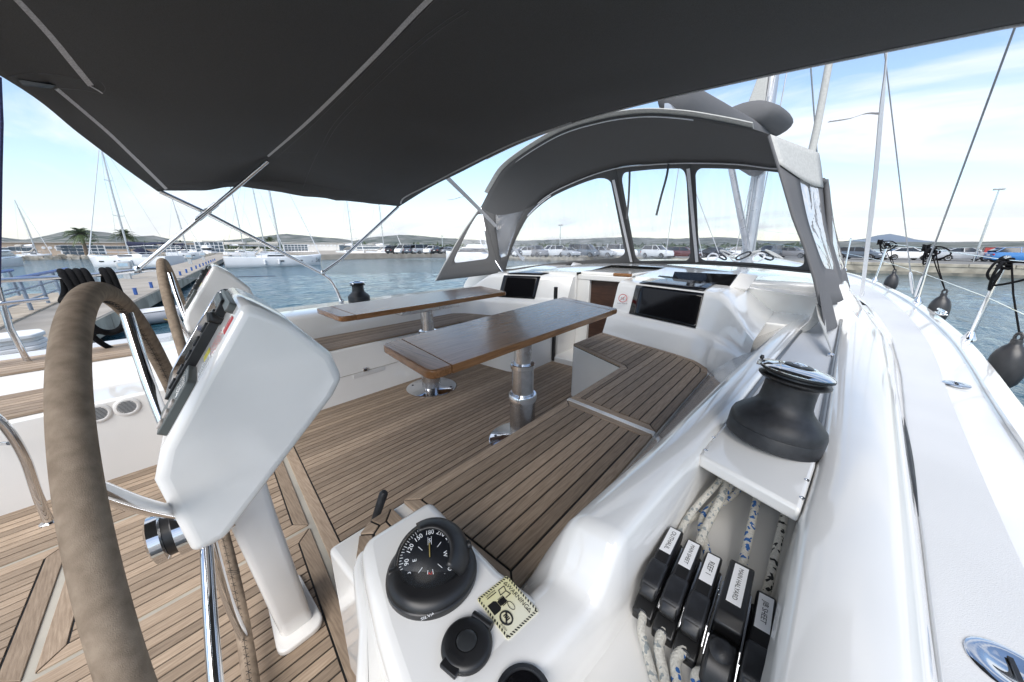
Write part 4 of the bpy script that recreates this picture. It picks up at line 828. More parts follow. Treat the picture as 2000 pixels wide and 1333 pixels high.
# ================================================================== SPRAYHOOD
hood = thing('sprayhood', 'grey canvas sprayhood with clear vinyl windows over the companionway', 'sprayhood', (3.3, YC, .8))
def C3(l, n=40): return resample(spline([aX(*p) for p in l], 8), n)
def patch(ca, cb, win, frame_m, name, rc=.35, par=None):
    # ca, cb: bottom and top curves of equal count; win = (u0,u1,v0,v1)
    n = len(ca)
    def S(u, v):
        f = max(0, min(1, u)) * (n - 1); i = min(int(f), n - 2); t = f - i
        return ca[i].lerp(ca[i + 1], t).lerp(cb[i].lerp(cb[i + 1], t), v)
    def ring(u0, u1, v0, v1, r, K=16):
        out = []; cx_, cy_ = (u0 + u1) / 2, (v0 + v1) / 2; ru, rv = r * (u1 - u0), r * (v1 - v0)
        for (su, sv, a0) in ((1, 1, 0), (-1, 1, 90), (-1, -1, 180), (1, -1, 270)):
            for k in range(K):
                a = R(a0 + 90 * k / (K - 1)); out.append(((u1 - ru if su > 0 else u0 + ru) + ru * math.cos(a), (v1 - rv if sv > 0 else v0 + rv) + rv * math.sin(a)))
        full = []                                   # densify straight runs
        for i in range(len(out)):
            a, b = out[i], out[(i + 1) % len(out)]; full.append(a)
            if (i + 1) % K == 0:
                for q in range(1, 14): full.append((a[0] + (b[0] - a[0]) * q / 14, a[1] + (b[1] - a[1]) * q / 14))
        return full
    inner = ring(*win, rc); outer = ring(0, 1, 0, 1, .001)
    m = len(inner); rws = []
    for k in range(4): t = k / 3; rws.append([S(o[0] + (i_[0] - o[0]) * t, o[1] + (i_[1] - o[1]) * t) for o, i_ in zip(outer, inner)])
    fo = MB().grid(rws, closed=True).build(name, frame_m, hood, solid=.004, smooth=80)
    c = ((win[0] + win[1]) / 2, (win[2] + win[3]) / 2); rws = []
    for k in range(7): t = k / 7; rws.append([S(i_[0] + (c[0] - i_[0]) * t, i_[1] + (c[1] - i_[1]) * t) for i_ in inner])
    vm = MB().grid(rws, closed=True); o = len(vm.v); vm.v.append(S(*c)); b = 6 * m; vm.f += [(b + k, b + (k + 1) % m, o) for k in range(m)]
    vm.build('window_vinyl', VINYL, fo, smooth=80, fix=False)
Ha = [(937, 409, 3.05), (962, 362, 3.03), (992, 322, 3.0), (1080, 265, 2.95), (1165, 236, 2.915), (1250, 223, 2.88), (1330, 226, 2.85), (1400, 237, 2.82), (1470, 252, 2.785), (1502, 263, 2.765)]
T1 = [(984, 508, 3.2), (1008, 447, 3.32), (1062, 388, 3.45), (1130, 352, 3.55), (1203, 328, 3.6)]; B1 = [(980, 530, 3.2), (1100, 521, 3.7), (1238, 515, 4.05)]
T2 = [(1203, 328, 3.6), (1275, 320, 3.62), (1348, 317, 3.6)]; B2 = [(1238, 515, 4.05), (1300, 514, 4.06), (1357, 514, 4.05)]
T3 = [(1348, 317, 3.6), (1440, 319, 3.55), (1530, 327, 3.48), (1594, 346, 3.4)]; B3 = [(1357, 514, 4.05), (1470, 520, 3.95), (1590, 531, 3.7)]
patch(C3(B1), C3(T1), (.03, .955, .07, .955), CANVAS, 'front_panel', .10)
patch(C3(B2), C3(T2), (.055, .945, .03, .95), CANVAS, 'front_panel', .10)
patch(C3(B3), C3(T3), (.045, .93, .035, .95), CANVAS, 'front_panel', .08)
ra = C3(Ha, 60); rb = resample(spline([aX(*p) for p in T1 + T2[1:] + T3[1:3] + [(1596, 300, 3.42)]], 8), 60)
rws = []
for k in range(9):
    t = k / 8; rws.append([a.lerp(b, t) + Vector((0, 0, .05 * 4 * t * (1 - t) * math.sin(math.pi * i / 59) ** .5)) for i, (a, b) in enumerate(zip(ra, rb))])
MB().grid(rws).build('roof', CANVAS, hood, solid=.004, smooth=80)
flat_strip([p + Vector((-.012, 0, .018)) for p in ra[4:58]], .060, (0.35, 0, 1), .006).build('edge_trim', CANVASL, hood)
MB().tube([p + Vector((.03, 0, -.012)) for p in ra[2:50]], .005, 6).build('zipper', ZIP, hood)
MB().tube([p + Vector((-.02, 0, -.012)) for p in rb[14:57]], .005, 6).build('zipper', ZIP, hood)
MB().tube([p + Vector((.0, 0, -.02)) for p in rb[1:18]], .0095, 10).build('front_hoop', CHROME, hood)
for a, b in (((1234, 512, 4.03), (1199, 352, 3.62)), ((1362, 512, 4.03), (1345, 330, 3.6))):
    flat_strip(resample([aX(*a) - Vector((.012, 0, 0)), aX(*b) - Vector((.012, 0, 0))], 8), .028, (1, 0, .3), .004).build('zipper', ZIP, hood)
# port wing
wA = [(852, 549, 2.40), (872, 512, 2.6), (905, 455, 2.85), (936, 410, 3.05)]; wB = [(980, 534, 2.98), (966, 490, 3.0), (952, 445, 3.03), (944, 408, 3.06)]; wC = [(986, 530, 3.2), (1002, 480, 3.28), (1030, 425, 3.38), (1056, 392, 3.44)]
def swap(a, b):                                # curves along u are bottom/top; build from side curves
    n = len(a); bot = [a[0].lerp(b[0], i / 19) for i in range(20)]; top = [a[-1].lerp(b[-1], i / 19) for i in range(20)]; return bot, top
def wing(aL, bL, win, m, name, rc=.2):
    patch([p for p in C3(aL)], [p for p in C3(bL)], win, m, name, rc)
wing(wA, wB, (.24, .93, .14, .86), CANVAS, 'side_panel', .14)
wing(wB, wC, (.22, .93, .22, .82), CANVAS, 'side_panel', .14)
MB().tube(spline([aX(940, 407, 3.045), aX(946, 440, 3.02), aX(958, 490, 2.99), aX(975, 522, 2.97), aX(986, 536, 2.96)], 6), .0105, 12).build('aft_hoop_leg', CHROME, hood)
MB().tube([p + Vector((-.004, .01, 0)) for p in C3(wA)], .006, 6).build('edge_binding', CANVASL, hood)
# starboard wing, seen nearly edge-on from outside
sA = [(1600, 600, 2.45), (1588, 545, 2.5), (1568, 480, 2.58), (1545, 420, 2.64), (1522, 335, 2.72), (1502, 264, 2.765)]; sB = [(1655, 592, 3.3), (1642, 545, 3.35), (1616, 450, 3.42), (1606, 370, 3.45), (1602, 330, 3.45), (1597, 300, 3.42)]
wing(sA, sB, (.22, .84, .42, .90), CANVASG, 'side_panel', .2)
sC = [(1660, 560, 3.9), (1650, 520, 3.92), (1640, 480, 3.92), (1630, 440, 3.9), (1624, 400, 3.85), (1618, 350, 3.78)]; sB2 = [(1652, 590, 3.3), (1640, 545, 3.35), (1614, 450, 3.42), (1607, 400, 3.44), (1605, 370, 3.45), (1603, 350, 3.46)]
wing(sB2, sC, (.20, .95, .30, .96), CANVASG, 'side_panel', .15)
ca_, cb_ = C3(sA), C3(sB); rws = []
for k in range(8):
    f = 39 - k * .98 * (1 - 0); t_ = []
    for j in range(9): v = j / 8; kk = max(0, f - 2.2 * math.sin(v * 2.2) * (k / 7)); i0 = min(int(kk), 38); fr_ = kk - i0; t_.append(ca_[i0].lerp(ca_[i0 + 1], fr_).lerp(cb_[i0].lerp(cb_[i0 + 1], fr_), v) + Vector((-.008, -.008, 0)))
    rws.append(t_)
MB().grid(rws).build('corner_trim', CANVASL, hood, solid=.003, smooth=80)
MB().tube(spline([aX(1606, 352, 3.45), aX(1614, 365, 3.5), aX(1619, 430, 3.5), aX(1622, 520, 3.45)], 6), .018, 10).build('rolled_edge', CANVASG, hood)
sk = spline([aX(1600, 596, 2.46), aX(1606, 632, 2.3), aX(1614, 662, 2.1), aX(1624, 690, 1.92)], 6)
flat_strip(sk, .035, (1, 0, .2), .004, along=Vector((.9, .3, 0))).build('tie_down_strap', CANVASL, hood)
MB().slab([aX(1598, 560, 2.5), aX(1620, 575, 2.75), aX(1636, 640, 2.72), aX(1612, 650, 2.25)], .003).build('lower_flap', CANVASG, hood)
flat_strip(spline([aX(1602, 600, 2.5), aX(1592, 625, 2.45), aX(1570, 645, 2.4), aX(1536, 658, 2.35)], 6), .04, (0, 0, 1), .003).build('loose_flap', CANVASL, hood)
MB().lathe([(.012, 0), (.012, .01), (.006, .016)], (sk[-1].x, sk[-1].y, .618), n=12).build('deck_eye', CHROME, hood)
MB().tube([aX(1502, 266, 2.755), aX(1524, 338, 2.71), aX(1548, 420, 2.63), aX(1571, 480, 2.57), aX(1592, 548, 2.49), aX(1604, 600, 2.44)], .008, 8).build('aft_hoop_leg', CANVASG, hood)
for l in ([(1230, 330, 3.58), (1229, 365, 3.5), (1227, 400, 3.5), (1224, 428, 3.5)], [(1306, 319, 3.6), (1302, 345, 3.52), (1291, 385, 3.5), (1282, 421, 3.5)]):
    flat_strip(C3(l, 12), .020, (1, 0, 0), .002, along=Vector((.8, .6, 0))).build('hanging_tie', CANVASG, hood)
hb = resample(spline([aX(*p) for p in B1 + B2[1:] + B3[1:]], 6), 60)
MB().tube([p + Vector((-.01, 0, -.008)) for p in hb], .008, 6).build('hem', CANVAS, hood)

# ================================================================== MAST, BOOM, RIGGING
SPAR = mat('silver_spar', (.52, .53, .55), .32, .7, var=.05, rvar=.08); WIRE = mat('steel_wire', (.30, .31, .33), .35, .8)
ms = thing('mast', 'silver mast with boom and grey sail bag ahead of the sprayhood', 'mast', (7, .9, .85))
def oval(path, ra_, rb_, n=16): 
    return MB().tube(path, ra_, n)
mt0 = aX(1461, 495, 7.0); mt1 = aX(1507, 150, 7.0); d = (mt1 - mt0).normalized(); MB().tube([mt0 - d * .4, mt0 + d * 15], .095, 20).build('spar', SPAR, ms)
bz0 = Vector((6.85, .90, 2.18)); bz1 = Vector((3.4, 1.22, 2.17)); MB().tube([bz0, bz1], .075, 16).build('boom', SPAR, ms)
rws = []
for i in range(15):
    t = i / 14; c = bz0.lerp(bz1, t) + Vector((0, 0, .22 - .10 * t)); hgt = .34 - .17 * t; wd = .20 - .07 * t
    if i in (0, 14): hgt *= .5; wd *= .5
    rws.append([c + Vector((0, math.cos(a) * wd * (1 + .1 * noise.noise(Vector((i * .7, a, 0)))), math.sin(a) * hgt)) for a in [2 * math.pi * k / 16 for k in range(16)]])
mb = MB().grid(rws, closed=True); mb.f += [tuple(range(16)), tuple(range(14 * 16, 15 * 16))]; mb.build('sail_bag', CANVASG, ms, smooth=80)
MB().tube([Vector((6.88, .90, 1.05)), Vector((5.3, 1.04, 2.12))], [.05, .035], 14).build('vang', SPAR, ms)
be = aX(1474, 240, 6.3); MB().lathe([(.10, -.46), (.19, -.44), (.235, -.34), (.25, -.1), (.245, .2), (.22, .40), (.16, .46), (.05, .47)], be, (-.97, .12, .02), 22).xf(Matrix.Translation(be) @ Matrix.Diagonal((1, 1.5, .72, 1)) @ Matrix.Translation(-be)).build('bag_end', CANVASG, ms, smooth=80)
for k in range(9):
    cp = aX(1392 + 15 * k, 503 - (k % 3) * 3, 6.4 + .1 * (k % 2)); MB().tube([cp + Vector((.03 * math.sin(3 * a), math.cos(a) * (.07 + .02 * (k % 3)), .06 * math.sin(a + k))) for a in [2 * math.pi * i / 18 for i in range(18)]], .013, 6, closed=True).build('coiled_halyard', (STRAP, ROPEK, CANVASL)[k % 3], ms)
blk = aX(1490, 165, 6.85); MB().box(blk, (.10, .05, .38)).build('mast_block', BLACK, ms, bevel=.02)
hd_ = MB(); hc = aX(1482, 185, 6.7); MB().slab([hc + Vector((0, .16, -.25)), hc + Vector((0, -.10, -.25)), hc + Vector((0, -.07, .35)), hc + Vector((0, .02, .38))], .05).build('sail_head', CANVASL, ms, bevel=.02)
for k, (y0, y1) in enumerate((( .05, .22), (-.10, -.2), (.12, -.12), (-.04, .1))):
    MB().tube([Vector((6.9 - .1 * k, .9 + y0, .9)), Vector((6.9, .9 + y1 * .6, 6))], .007, 6).build('halyard', WIRE if k % 2 else STRAP, ms)
for x0, x1 in ((1372, 1330), (1406, 1330), (1300, 1330)):
    MB().tube([aX(x0, 500, 6.5), aX(x1, 300, 5.6)], .006, 6).build('lazy_line', STRAP, ms)
tag(MB().tube([aX(1578, 330, 4.6), aX(1596, 250, 4.6), aX(1622, 110, 4.6), aX(1640, 20, 4.6)], [.032, .03, .028, .027], 10).build('furled_line', CANVASL), 'pale covered line rising beside the boom bag', 'shroud')
tag(MB().tube([aX(1606, 420, 9.5), aX(1599, 340, 9.4), aX(1560, -200, 8.0)], .012, 6).build('forestay', WIRE), 'thin steel forestay seen beyond the sprayhood', 'stay')
for lb, a, b in (('thick steel shroud leaning outward from the starboard chainplate', (1787, 583, 5.28), (1986, 45, 4.4)), ('thin steel shroud rising inward from the starboard chainplate to under the bimini', (1784, 577, 5.35), (1735, 160, 5.0))):
    p = aX(*a); q = aX(*b); t = thing('shroud', lb, 'shroud', p, 'starboard shrouds'); MB().tube([p, p + (q - p) * 2.2], .0065 if 'thick' in lb else .005, 8).build('wire', WIRE, t)
    e = (q - p).normalized(); MB().tube([p + e * .02, p + e * .05, p + e * .22, p + e * .25], [.008, .013, .013, .007], 10).build('turnbuckle', CHROME, t)

# ---- stanchions, guard wires, fenders
tops = []
for k, (lb, b, tpx) in enumerate((('polished stanchion with black rope tied at its top, beside the largest fender', (1893, 662), (1968, 503)), ('polished stanchion by the shroud chainplates', (1792, 590), (1822, 484)), ('polished stanchion beyond the white deck strap', (1709, 548), (1736, 474)), ('small distant stanchion next to the sprayhood side', (1650, 528), (1662, 466)))):
    bp_ = aX(*b, (3.7, 5.3, 7.5, 9.3)[k]); tp_ = aX(*tpx, (3.72, 5.33, 7.55, 9.35)[k]); t = thing('stanchion', lb, 'stanchion', bp_, 'starboard guard rail stanchions'); tops.append((bp_, tp_))
    MB().tube([bp_ - Vector((0, 0, .03)), tp_], .0125, 12).build('post', CHROME, t)
    MB().lathe([(.035, -.015), (.035, .002), (.02, .03), (.014, .05)], bp_, n=16).build('foot', CHROME, t)
    MB().lathe([(.0145, -.012), (.0145, .006), (.006, .012)], tp_, tp_ - bp_, 12).build('cap', STEEL, t)
back = (Vector((.6, -.62, .42)), Vector((.4, -.66, 1.02)))
for lb, fr in (('upper steel guard wire along the starboard rail', .97), ('lower steel guard wire along the starboard rail', .52)):
    pts = [a.lerp(b, fr) for a, b in [back] + tops + [(Vector((12.6, 1.3, .82)), Vector((12.6, 1.3, 1.5)))]]
    tag(MB().tube(pts, .0028, 6).build('guard_wire', CHROME), lb, 'guard wire', 'starboard guard wires')
def make_fender():
    f = thing('fender', 'x', 'fender', (0, 0, 0), 'dark ball fenders over the starboard side')
    MB().lathe([(.03, -.20), (.075, -.185), (.12, -.14), (.145, -.07), (.148, -.01), (.14, .05), (.118, .10), (.085, .135), (.055, .155), (.045, .17), (.047, .185), (.04, .20)], n=32).build('ball', RUBBER, f, smooth=60)
    MB().tube([(math.cos(a) * .03, 0, .215 + .03 * math.sin(a)) for a in [2 * math.pi * k / 16 for k in range(16)]], .014, 8, closed=True).build('eye', RUBBER, f)
    return f
f0 = make_fender()
for k, (lb, px, top_i) in enumerate((('largest dark ball fender, hung on the stanchion whose rope is tied in loops', (1968, 712), 0), ('dark ball fender hung on the stanchion beside the shrouds', (1834, 604), 1), ('small dark ball fender hung beyond the white deck strap', (1741, 552), 2))):
    f = f0 if k == 0 else copy_tree(f0); yy = (-1.0, -1.02, -.92)[k]; p = aY(*px, yy); f.location = p; f.rotation_euler = (0, 0, R(40 + 30 * k)); f['label'] = lb; f.scale = (.52, .52, .80); bpy.context.view_layer.update()
    tp_ = tops[top_i][1]; ey = p + Vector((0, 0, .235))
    l0 = MB().tube([Vector((0, 0, .235)), Vector((0, 0, .235)).lerp(f.matrix_basis.inverted() @ tp_, .5), f.matrix_basis.inverted() @ (tp_ + Vector((0, -.016, -.005)))], .0085, 8)
    o = l0.build('lanyard', ROPEK, f)
    kn = MB()
    for j in range(4 if k == 0 else 3):
        c = tp_ + Vector((.0, 0, -.012 - .018 * j)); kn.tube([c + Vector((math.cos(a) * .024, math.sin(a) * .024, .004 * math.sin(2 * a + j))) for a in [2 * math.pi * i / 14 for i in range(14)]], .0085, 7, closed=True)
    for j in range(3 if k == 0 else 2):
        s = -1 if j % 2 else 1; g_ = 1 if k == 0 else .5; kn.tube(spline([tp_ + Vector((0, 0, -.03)), tp_ + g_ * Vector((-.06 - .05 * j, .05 * s, -.03)), tp_ + g_ * Vector((-.12 - .05 * j, .08 * s, -.10)), tp_ + g_ * Vector((-.08, .04, -.14 - .03 * j)), tp_ + Vector((0, 0, -.06))], 6), .0068, 7)
    kn.xf(f.matrix_basis.inverted()).build('hitch_knot', ROPEK, f)
# midship cleat
c = aZ(1838, 614, .515); ct = thing('mooring_cleat', 'folding steel cleat near the fender on the starboard toe rail', 'cleat', c)
MB().box((c.x, c.y, c.z + .006), (.16, .05, .012)).build('plate', CHROME, ct, bevel=.005); MB().box((c.x, c.y, c.z + .03), (.24, .022, .018)).build('horn', CHROME, ct, bevel=.008)
for s in (-1, 1): MB().box((c.x + .04 * s, c.y, c.z + .018), (.02, .02, .024)).build('post', CHROME, ct, bevel=.003)

# ---- port guard rail with black rope coil
pr_ = thing('pushpit_rail', 'polished steel guard rail along the port quarter', 'rail', (-.3, 3.1, .45))
MB().tube(spline([aY(-60, 551, 3.05), aY(100, 543, 3.09), aY(200, 536, 3.11), aY(268, 529, 3.12), aY(305, 527, 3.13), aY(322, 536, 3.13), aY(330, 560, 3.13), aY(335, 640, 3.13)], 6), .0125, 12).build('top_rail', CHROME, pr_)
MB().tube(spline([aY(-60, 600, 3.05), aY(95, 584, 3.09)], 3), .010, 12).build('lower_rail', CHROME, pr_)
MB().tube([aY(-5, 560, 3.08), aY(18, 640, 3.09), aY(66, 728, 3.1)], .0125, 12).build('post', CHROME, pr_)
MB().tube([aY(325, 545, 3.13) - Vector((-.6, 0, .02)), aY(325, 545, 3.13)], .003, 6).build('guard_wire', CHROME, pr_)
rc = thing('rope_coil', 'thick black mooring rope coiled over the port guard rail', 'rope', aY(170, 545, 3.1))
for k, px in enumerate((122, 137, 152, 166, 203, 214)):
    c = aY(px, 541 - (px - 120) * .04, 3.1); mb = MB(); L_ = .13 + .035 * (k % 3)
    mb.tube(spline([c + Vector((0, .0, .030)), c + Vector((.01, -.036, -.0)), c + Vector((.02, -.045, -L_ * .6)), c + Vector((.05 * (k - 2) * .3, -.01, -L_)), c + Vector((-.01, .035, -L_ * .6)), c + Vector((0, .032, 0))], 5, closed=True), .0155, 10, closed=True); mb.build('turn', ROPEK, rc)
c = aY(205, 612, 3.1); MB().tube([c + Vector((math.cos(a) * .075, .02 * math.sin(3 * a), math.sin(a) * .12)) for a in [2 * math.pi * i / 30 for i in range(30)]], .017, 10, closed=True).build('loop', ROPEK, rc)
MB().tube(spline([c + Vector((-.03, 0, -.1)), aY(180, 655, 3.1), aY(215, 680, 3.15), aY(260, 688, 3.25), aY(300, 686, 3.4), aY(330, 665, 3.6)], 6), .014, 10).build('tail', ROPEK, rc)

# ================================================================== BACKGROUND: hills, quays, pier
HILL = mat('scrub_hill', (.05, .068, .055), 1, vs_=.05, c2=(.26, .255, .24), lo=.44, hi=.62, spec=.05)
RIDGE = [(-400, 470), (-200, 470), (-60, 465), (0, 464), (45, 470), (80, 463), (120, 455), (160, 452), (205, 455), (240, 461), (262, 463), (300, 462), (340, 470), (400, 474), (470, 468), (520, 462), (560, 459), (610, 463), (645, 466), (690, 471), (730, 464), (780, 460), (830, 463), (880, 467), (960, 471), (1060, 470), (1150, 467), (1220, 464), (1300, 467), (1400, 465), (1500, 470), (1600, 473), (1680, 473), (1800, 474), (1900, 473), (2000, 471), (2300, 473), (2700, 472)]
def ridge_mesh(tab, D0, D1, name, m, step=10, amp=1.0):
    rws = []; xs = [tab[0][0] + step * i for i in range(int((tab[-1][0] - tab[0][0]) / step) + 1)]
    for t in (0, .12, .25, .4, .55, .7, .85, 1, 1.12):
        row = []
        for x in xs:
            py = interp(x, tab); d = ray(x, py); d0 = Vector((d.x, d.y)).normalized(); Dd = D0 + (D1 - D0) * t
            zt = EYE + D1 * d.z / math.hypot(d.x, d.y); k = math.sin(min(t, 1) * math.pi / 2) ** 1.25 if t <= 1 else .8
            z = ZQ - .5 + (zt - ZQ) * k; nz = noise.noise(Vector((d0.x * Dd * .012, d0.y * Dd * .012, 3))) + .5 * noise.noise(Vector((d0.x * Dd * .04, d0.y * Dd * .04, 7)))
            row.append((d0.x * Dd, d0.y * Dd, z + nz * amp * (3.0 * t + .3)))
        rws.append(row)
    return struct(MB().grid(rws).build(name, m, smooth=80))
ridge_mesh(RIDGE, 420, 1300, 'hills', HILL)
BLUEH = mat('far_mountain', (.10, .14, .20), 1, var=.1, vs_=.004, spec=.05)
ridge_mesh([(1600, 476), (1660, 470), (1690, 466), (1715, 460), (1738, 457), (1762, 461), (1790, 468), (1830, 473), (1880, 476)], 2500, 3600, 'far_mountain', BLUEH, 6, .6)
def quaypoly(poly, z, name, m): return struct(MB().prism(poly, W - 1, z).build(name, m, smooth=0))
def wpt(x, y): p = aZ(x, y, W); return (p.x, p.y)
eA, eB = (51.2, -70), (49.9, 0); eC = (52.5, 72)
quaypoly([eA, eB, eC, (82, 72), (82, -70)], ZQ, 'parking_quay', ASPH)
quaypoly([(27, 72.3), (82, 72.3), (82, 130), (27, 130)], ZQ, 'north_quay', CONC)
quaypoly([(-120, 118), (26.7, 116), (26.7, 200), (-120, 200)], ZS, 'shore', CONC)
quaypoly([(-120, 200.5), (82, 200.5), (400, 72), (400, 700), (-400, 700), (-400, 200.5)], ZS + .1, 'shore_land', mat('dry_ground', (.22, .20, .15), .95, c2=(.14, .17, .09), vs_=.05))
# quay edge: coping blocks and wall blocks that can be told apart on the near stretch
wall = struct(MB().prism([(50.6, -40), (49.85, 0), (52.2, 66), (52.6, 66), (50.3, 0), (51.1, -40)], W - .5, ZQ - .02).build('quay_wall', CONCW, smooth=0))
y = -34.0; k = 0
while y < 40:
    L_ = 2.2 + .5 * random.random(); xx = lambda yy: interp(yy, [(-70, 51.2), (0, 49.9), (72, 52.5)])
    a, b = y + .03, y + L_ - .03
    MB().prism([(xx(a) - .12, a), (xx(b) - .12, b), (xx(b) + .8, b), (xx(a) + .8, a)], ZQ - .22, ZQ + .05 + random.uniform(-.012, .012)).build('coping_stone', CONCW, wall, smooth=0, bevel=.02, seg=1)
    y += L_
mb = MB(); mb.prism([(50.55, -40), (49.8, 0), (52.15, 66), (52.4, 66), (50.0, 0), (50.8, -40)], W - .4, W + .28).build('waterline_stain', CONCD, wall, smooth=0)

# ---- concrete pier with timber deck
ZP = -.88
pB = aZ(440, 503, ZP); pA = aZ(232, 602, ZP); pdir = (pB - pA).normalized(); pl = Vector((-pdir.y, pdir.x, 0)); pN = pA - pdir * 13; pF = pB + pdir * 30
WP = 3.0
def pq(s, w): q = pA + pdir * s + pl * w; return (q.x, q.y)
LF = (pF - pA).length
pier = struct(MB().prism([pq(-14, 0), pq(LF, 0), pq(LF, WP), pq(-14, WP)], ZP - .55, ZP).build('pier', CONC, smooth=0, bevel=.03, seg=1))
mb = MB()
s_ = -12
while s_ < LF: mb.prism([pq(s_, .25), pq(s_ + .6, .25), pq(s_ + .6, WP - .25), pq(s_, WP - .25)], W - 1, ZP - .56); s_ += 5
mb.build('pile_row', CONCD, pier, smooth=0)
for k in range(9): MB().prism([pq(-13 + k * 6, -.02), pq(-13 + k * 6 + 5.96, -.02), pq(-13 + k * 6 + 5.96, .0), pq(-13 + k * 6, .0)], ZP - .50, ZP - .03).build('beam_face', CONCW, pier, smooth=0)
BLUEP = mat('blue_paint', (.035, .10, .33), .45, var=.15, vs_=3); GREYP = mat('pedestal_grey', (.40, .42, .43), .5, var=.08); PLGREY = mat('pontoon_deck', (.36, .30, .23), .8, c2=(.46, .40, .32), vs_=3, rnd=.15)
def upbox(p, sx_, sy_, sz_, nm, m, par, rz=0, bev=.02): return MB().box((p[0], p[1], p[2] + sz_ / 2), (sx_, sy_, sz_), Matrix.Rotation(rz, 3, 'Z')).build(nm, m, par, bevel=bev, seg=2)
PA = math.atan2(pdir.y, pdir.x)
for k in range(16):
    s_ = 1.2 + 2.9 * k; q = pq(s_, .35); t = thing('mooring_bollard', 'small blue mooring post on the edge of the concrete pier', 'bollard', (q[0], q[1], ZP), 'blue posts along the pier')
    upbox((q[0], q[1], ZP - .005), .12, .11, .26, 'post', BLUEP, t, PA, .03); upbox((q[0], q[1], ZP + .255), .14, .13, .025, 'cap', BLUEP, t, PA, .01)
for k, (px, py, h_, lb) in enumerate(((176, 590, 1.0, 'grey service pedestal standing on the pier behind the black rope coil'), (250, 545, 1.05, 'grey service pedestal on the pier beside the bimini pole foot'), (372, 516, 1.05, 'grey service pedestal halfway along the pier by the blue posts'), (398, 509, 1.05, 'grey service pedestal closest to the root of the pier'))):
    p = aZ(px, py, ZP); t = thing('service_pedestal', lb, 'service pedestal', p, 'service pedestals along the pier')
    upbox((p.x, p.y, p.z - .01), .30, .30, h_ * .6, 'post', GREYP, t, PA, .02); upbox((p.x, p.y, p.z + h_ * .55), .42, .62, h_ * .45, 'head', GREYP, t, PA, .07)
    MB().box((p.x, p.y, p.z + h_ * .80), (.44, .40, .18), Matrix.Rotation(PA, 3, 'Z')).build('meter_panel', mat('pale_blue_panel', (.35, .48, .58), .4), t)
# timber gangway with blue railing
gw = thing('gangway', 'timber boarded gangway with blue painted railings at the pier', 'gangway', aZ(60, 625, ZP))
g0 = aZ(-60, 660, ZP + .02); g1 = aZ(150, 570, ZP + .02); gd = (g1 - g0).normalized(); gl_ = Vector((-gd.y, gd.x, 0)); GL = (g1 - g0).length
for k in range(int(GL / .16)):
    a = g0 + gd * (.16 * k) - gl_ * .15; b = a + gd * .15
    MB().prism([(a.x, a.y), (b.x, b.y), (b.x + gl_.x * 1.6, b.y + gl_.y * 1.6), (a.x + gl_.x * 1.6, a.y + gl_.y * 1.6)], ZP + .0, ZP + .045).build('plank', PLGREY, gw, smooth=0)
GREYB = mat('worn_blue_grey_paint', (.20, .25, .32), .5, var=.2, vs_=4)
for off in (0.0, 1.35):
    o_ = gl_ * off
    for k in range(6):
        c = g0 + gd * (GL * (.06 + .175 * k)) + o_; MB().tube([c + Vector((0, 0, .0)), c + Vector((gd.x * -.12, gd.y * -.12, 1.0))], .045, 8).build('rail_post', GREYB, gw)
    for h_, m_, r_ in ((1.0, BLUEP, .052), (.66, GREYB, .03), (.33, GREYB, .03)):
        sh = gd * (-.12 * h_); MB().tube([g0 + o_ + sh + Vector((0, 0, h_ )), g1 - gd * .3 + o_ + sh + Vector((0, 0, h_))], r_, 8).build('hand_rail' if h_ == 1.0 else 'mid_rail', m_, gw)
# stack of white pads on the pier, and the grey inflatable
pad_o = aZ(35, 705, ZP - .0); WHP = mat('white_pad', (.70, .70, .70), .55, var=.04); sp0 = thing('pad_stack', 'stack of white moulded pads lying on the pier edge', 'pads', pad_o)
pnl = struct(MB().prism([(pad_o.x - 2.5, pad_o.y - .55), (pad_o.x + .75, pad_o.y - .55), (pad_o.x + .75, pad_o.y + 2.4), (pad_o.x - 2.5, pad_o.y + 2.4)], ZP - .6, ZP - .004).build('pier_landing', CONC, smooth=0, bevel=.03, seg=1))
for k in range(6):
    q = roundpoly([(-.62, -.34), (.45, -.34), (.62, -.1), (.62, .28), (.4, .36), (-.62, .36)], .06, 3); rz = Matrix.Rotation(.3 + .08 * math.sin(k * 2.1), 2)
    qq = [tuple(rz @ Vector(p) + Vector((pad_o.x - .28 + .03 * math.sin(k * 3), pad_o.y + .28 + .03 * math.cos(k * 2)))) for p in q]; MB().prism(qq, ZP + .072 * k - .004, ZP + .072 * k + .066).build('pad', WHP, sp0, bevel=.014, seg=2)
HYP = mat('inflatable_grey', (.30, .31, .33), .5, var=.05); di = thing('inflatable_dinghy', 'grey inflatable dinghy with white floor moored under the pier', 'dinghy', aZ(290, 628, W))
dc_ = aZ(285, 632, W) + Vector((0, .2, .2)); dd = Vector((math.cos(R(12)), math.sin(R(12)), 0)); dl_ = Vector((-dd.y, dd.x, 0))
MB().tube(spline([dc_ - dd * 1.6 - dl_ * .55, dc_ + dd * .6 - dl_ * .55, dc_ + dd * 1.3 - dl_ * .35 + Vector((0, 0, .08)), dc_ + dd * 1.6 + Vector((0, 0, .14)), dc_ + dd * 1.3 + dl_ * .35 + Vector((0, 0, .08)), dc_ + dd * .6 + dl_ * .55, dc_ - dd * 1.6 + dl_ * .55], 5), .2, 14).build('tube', HYP, di)
MB().slab([dc_ - dd * 1.5 - dl_ * .5, dc_ + dd * 1.1 - dl_ * .4, dc_ + dd * 1.1 + dl_ * .4, dc_ - dd * 1.5 + dl_ * .5], .08).build('floor', WHP, di)
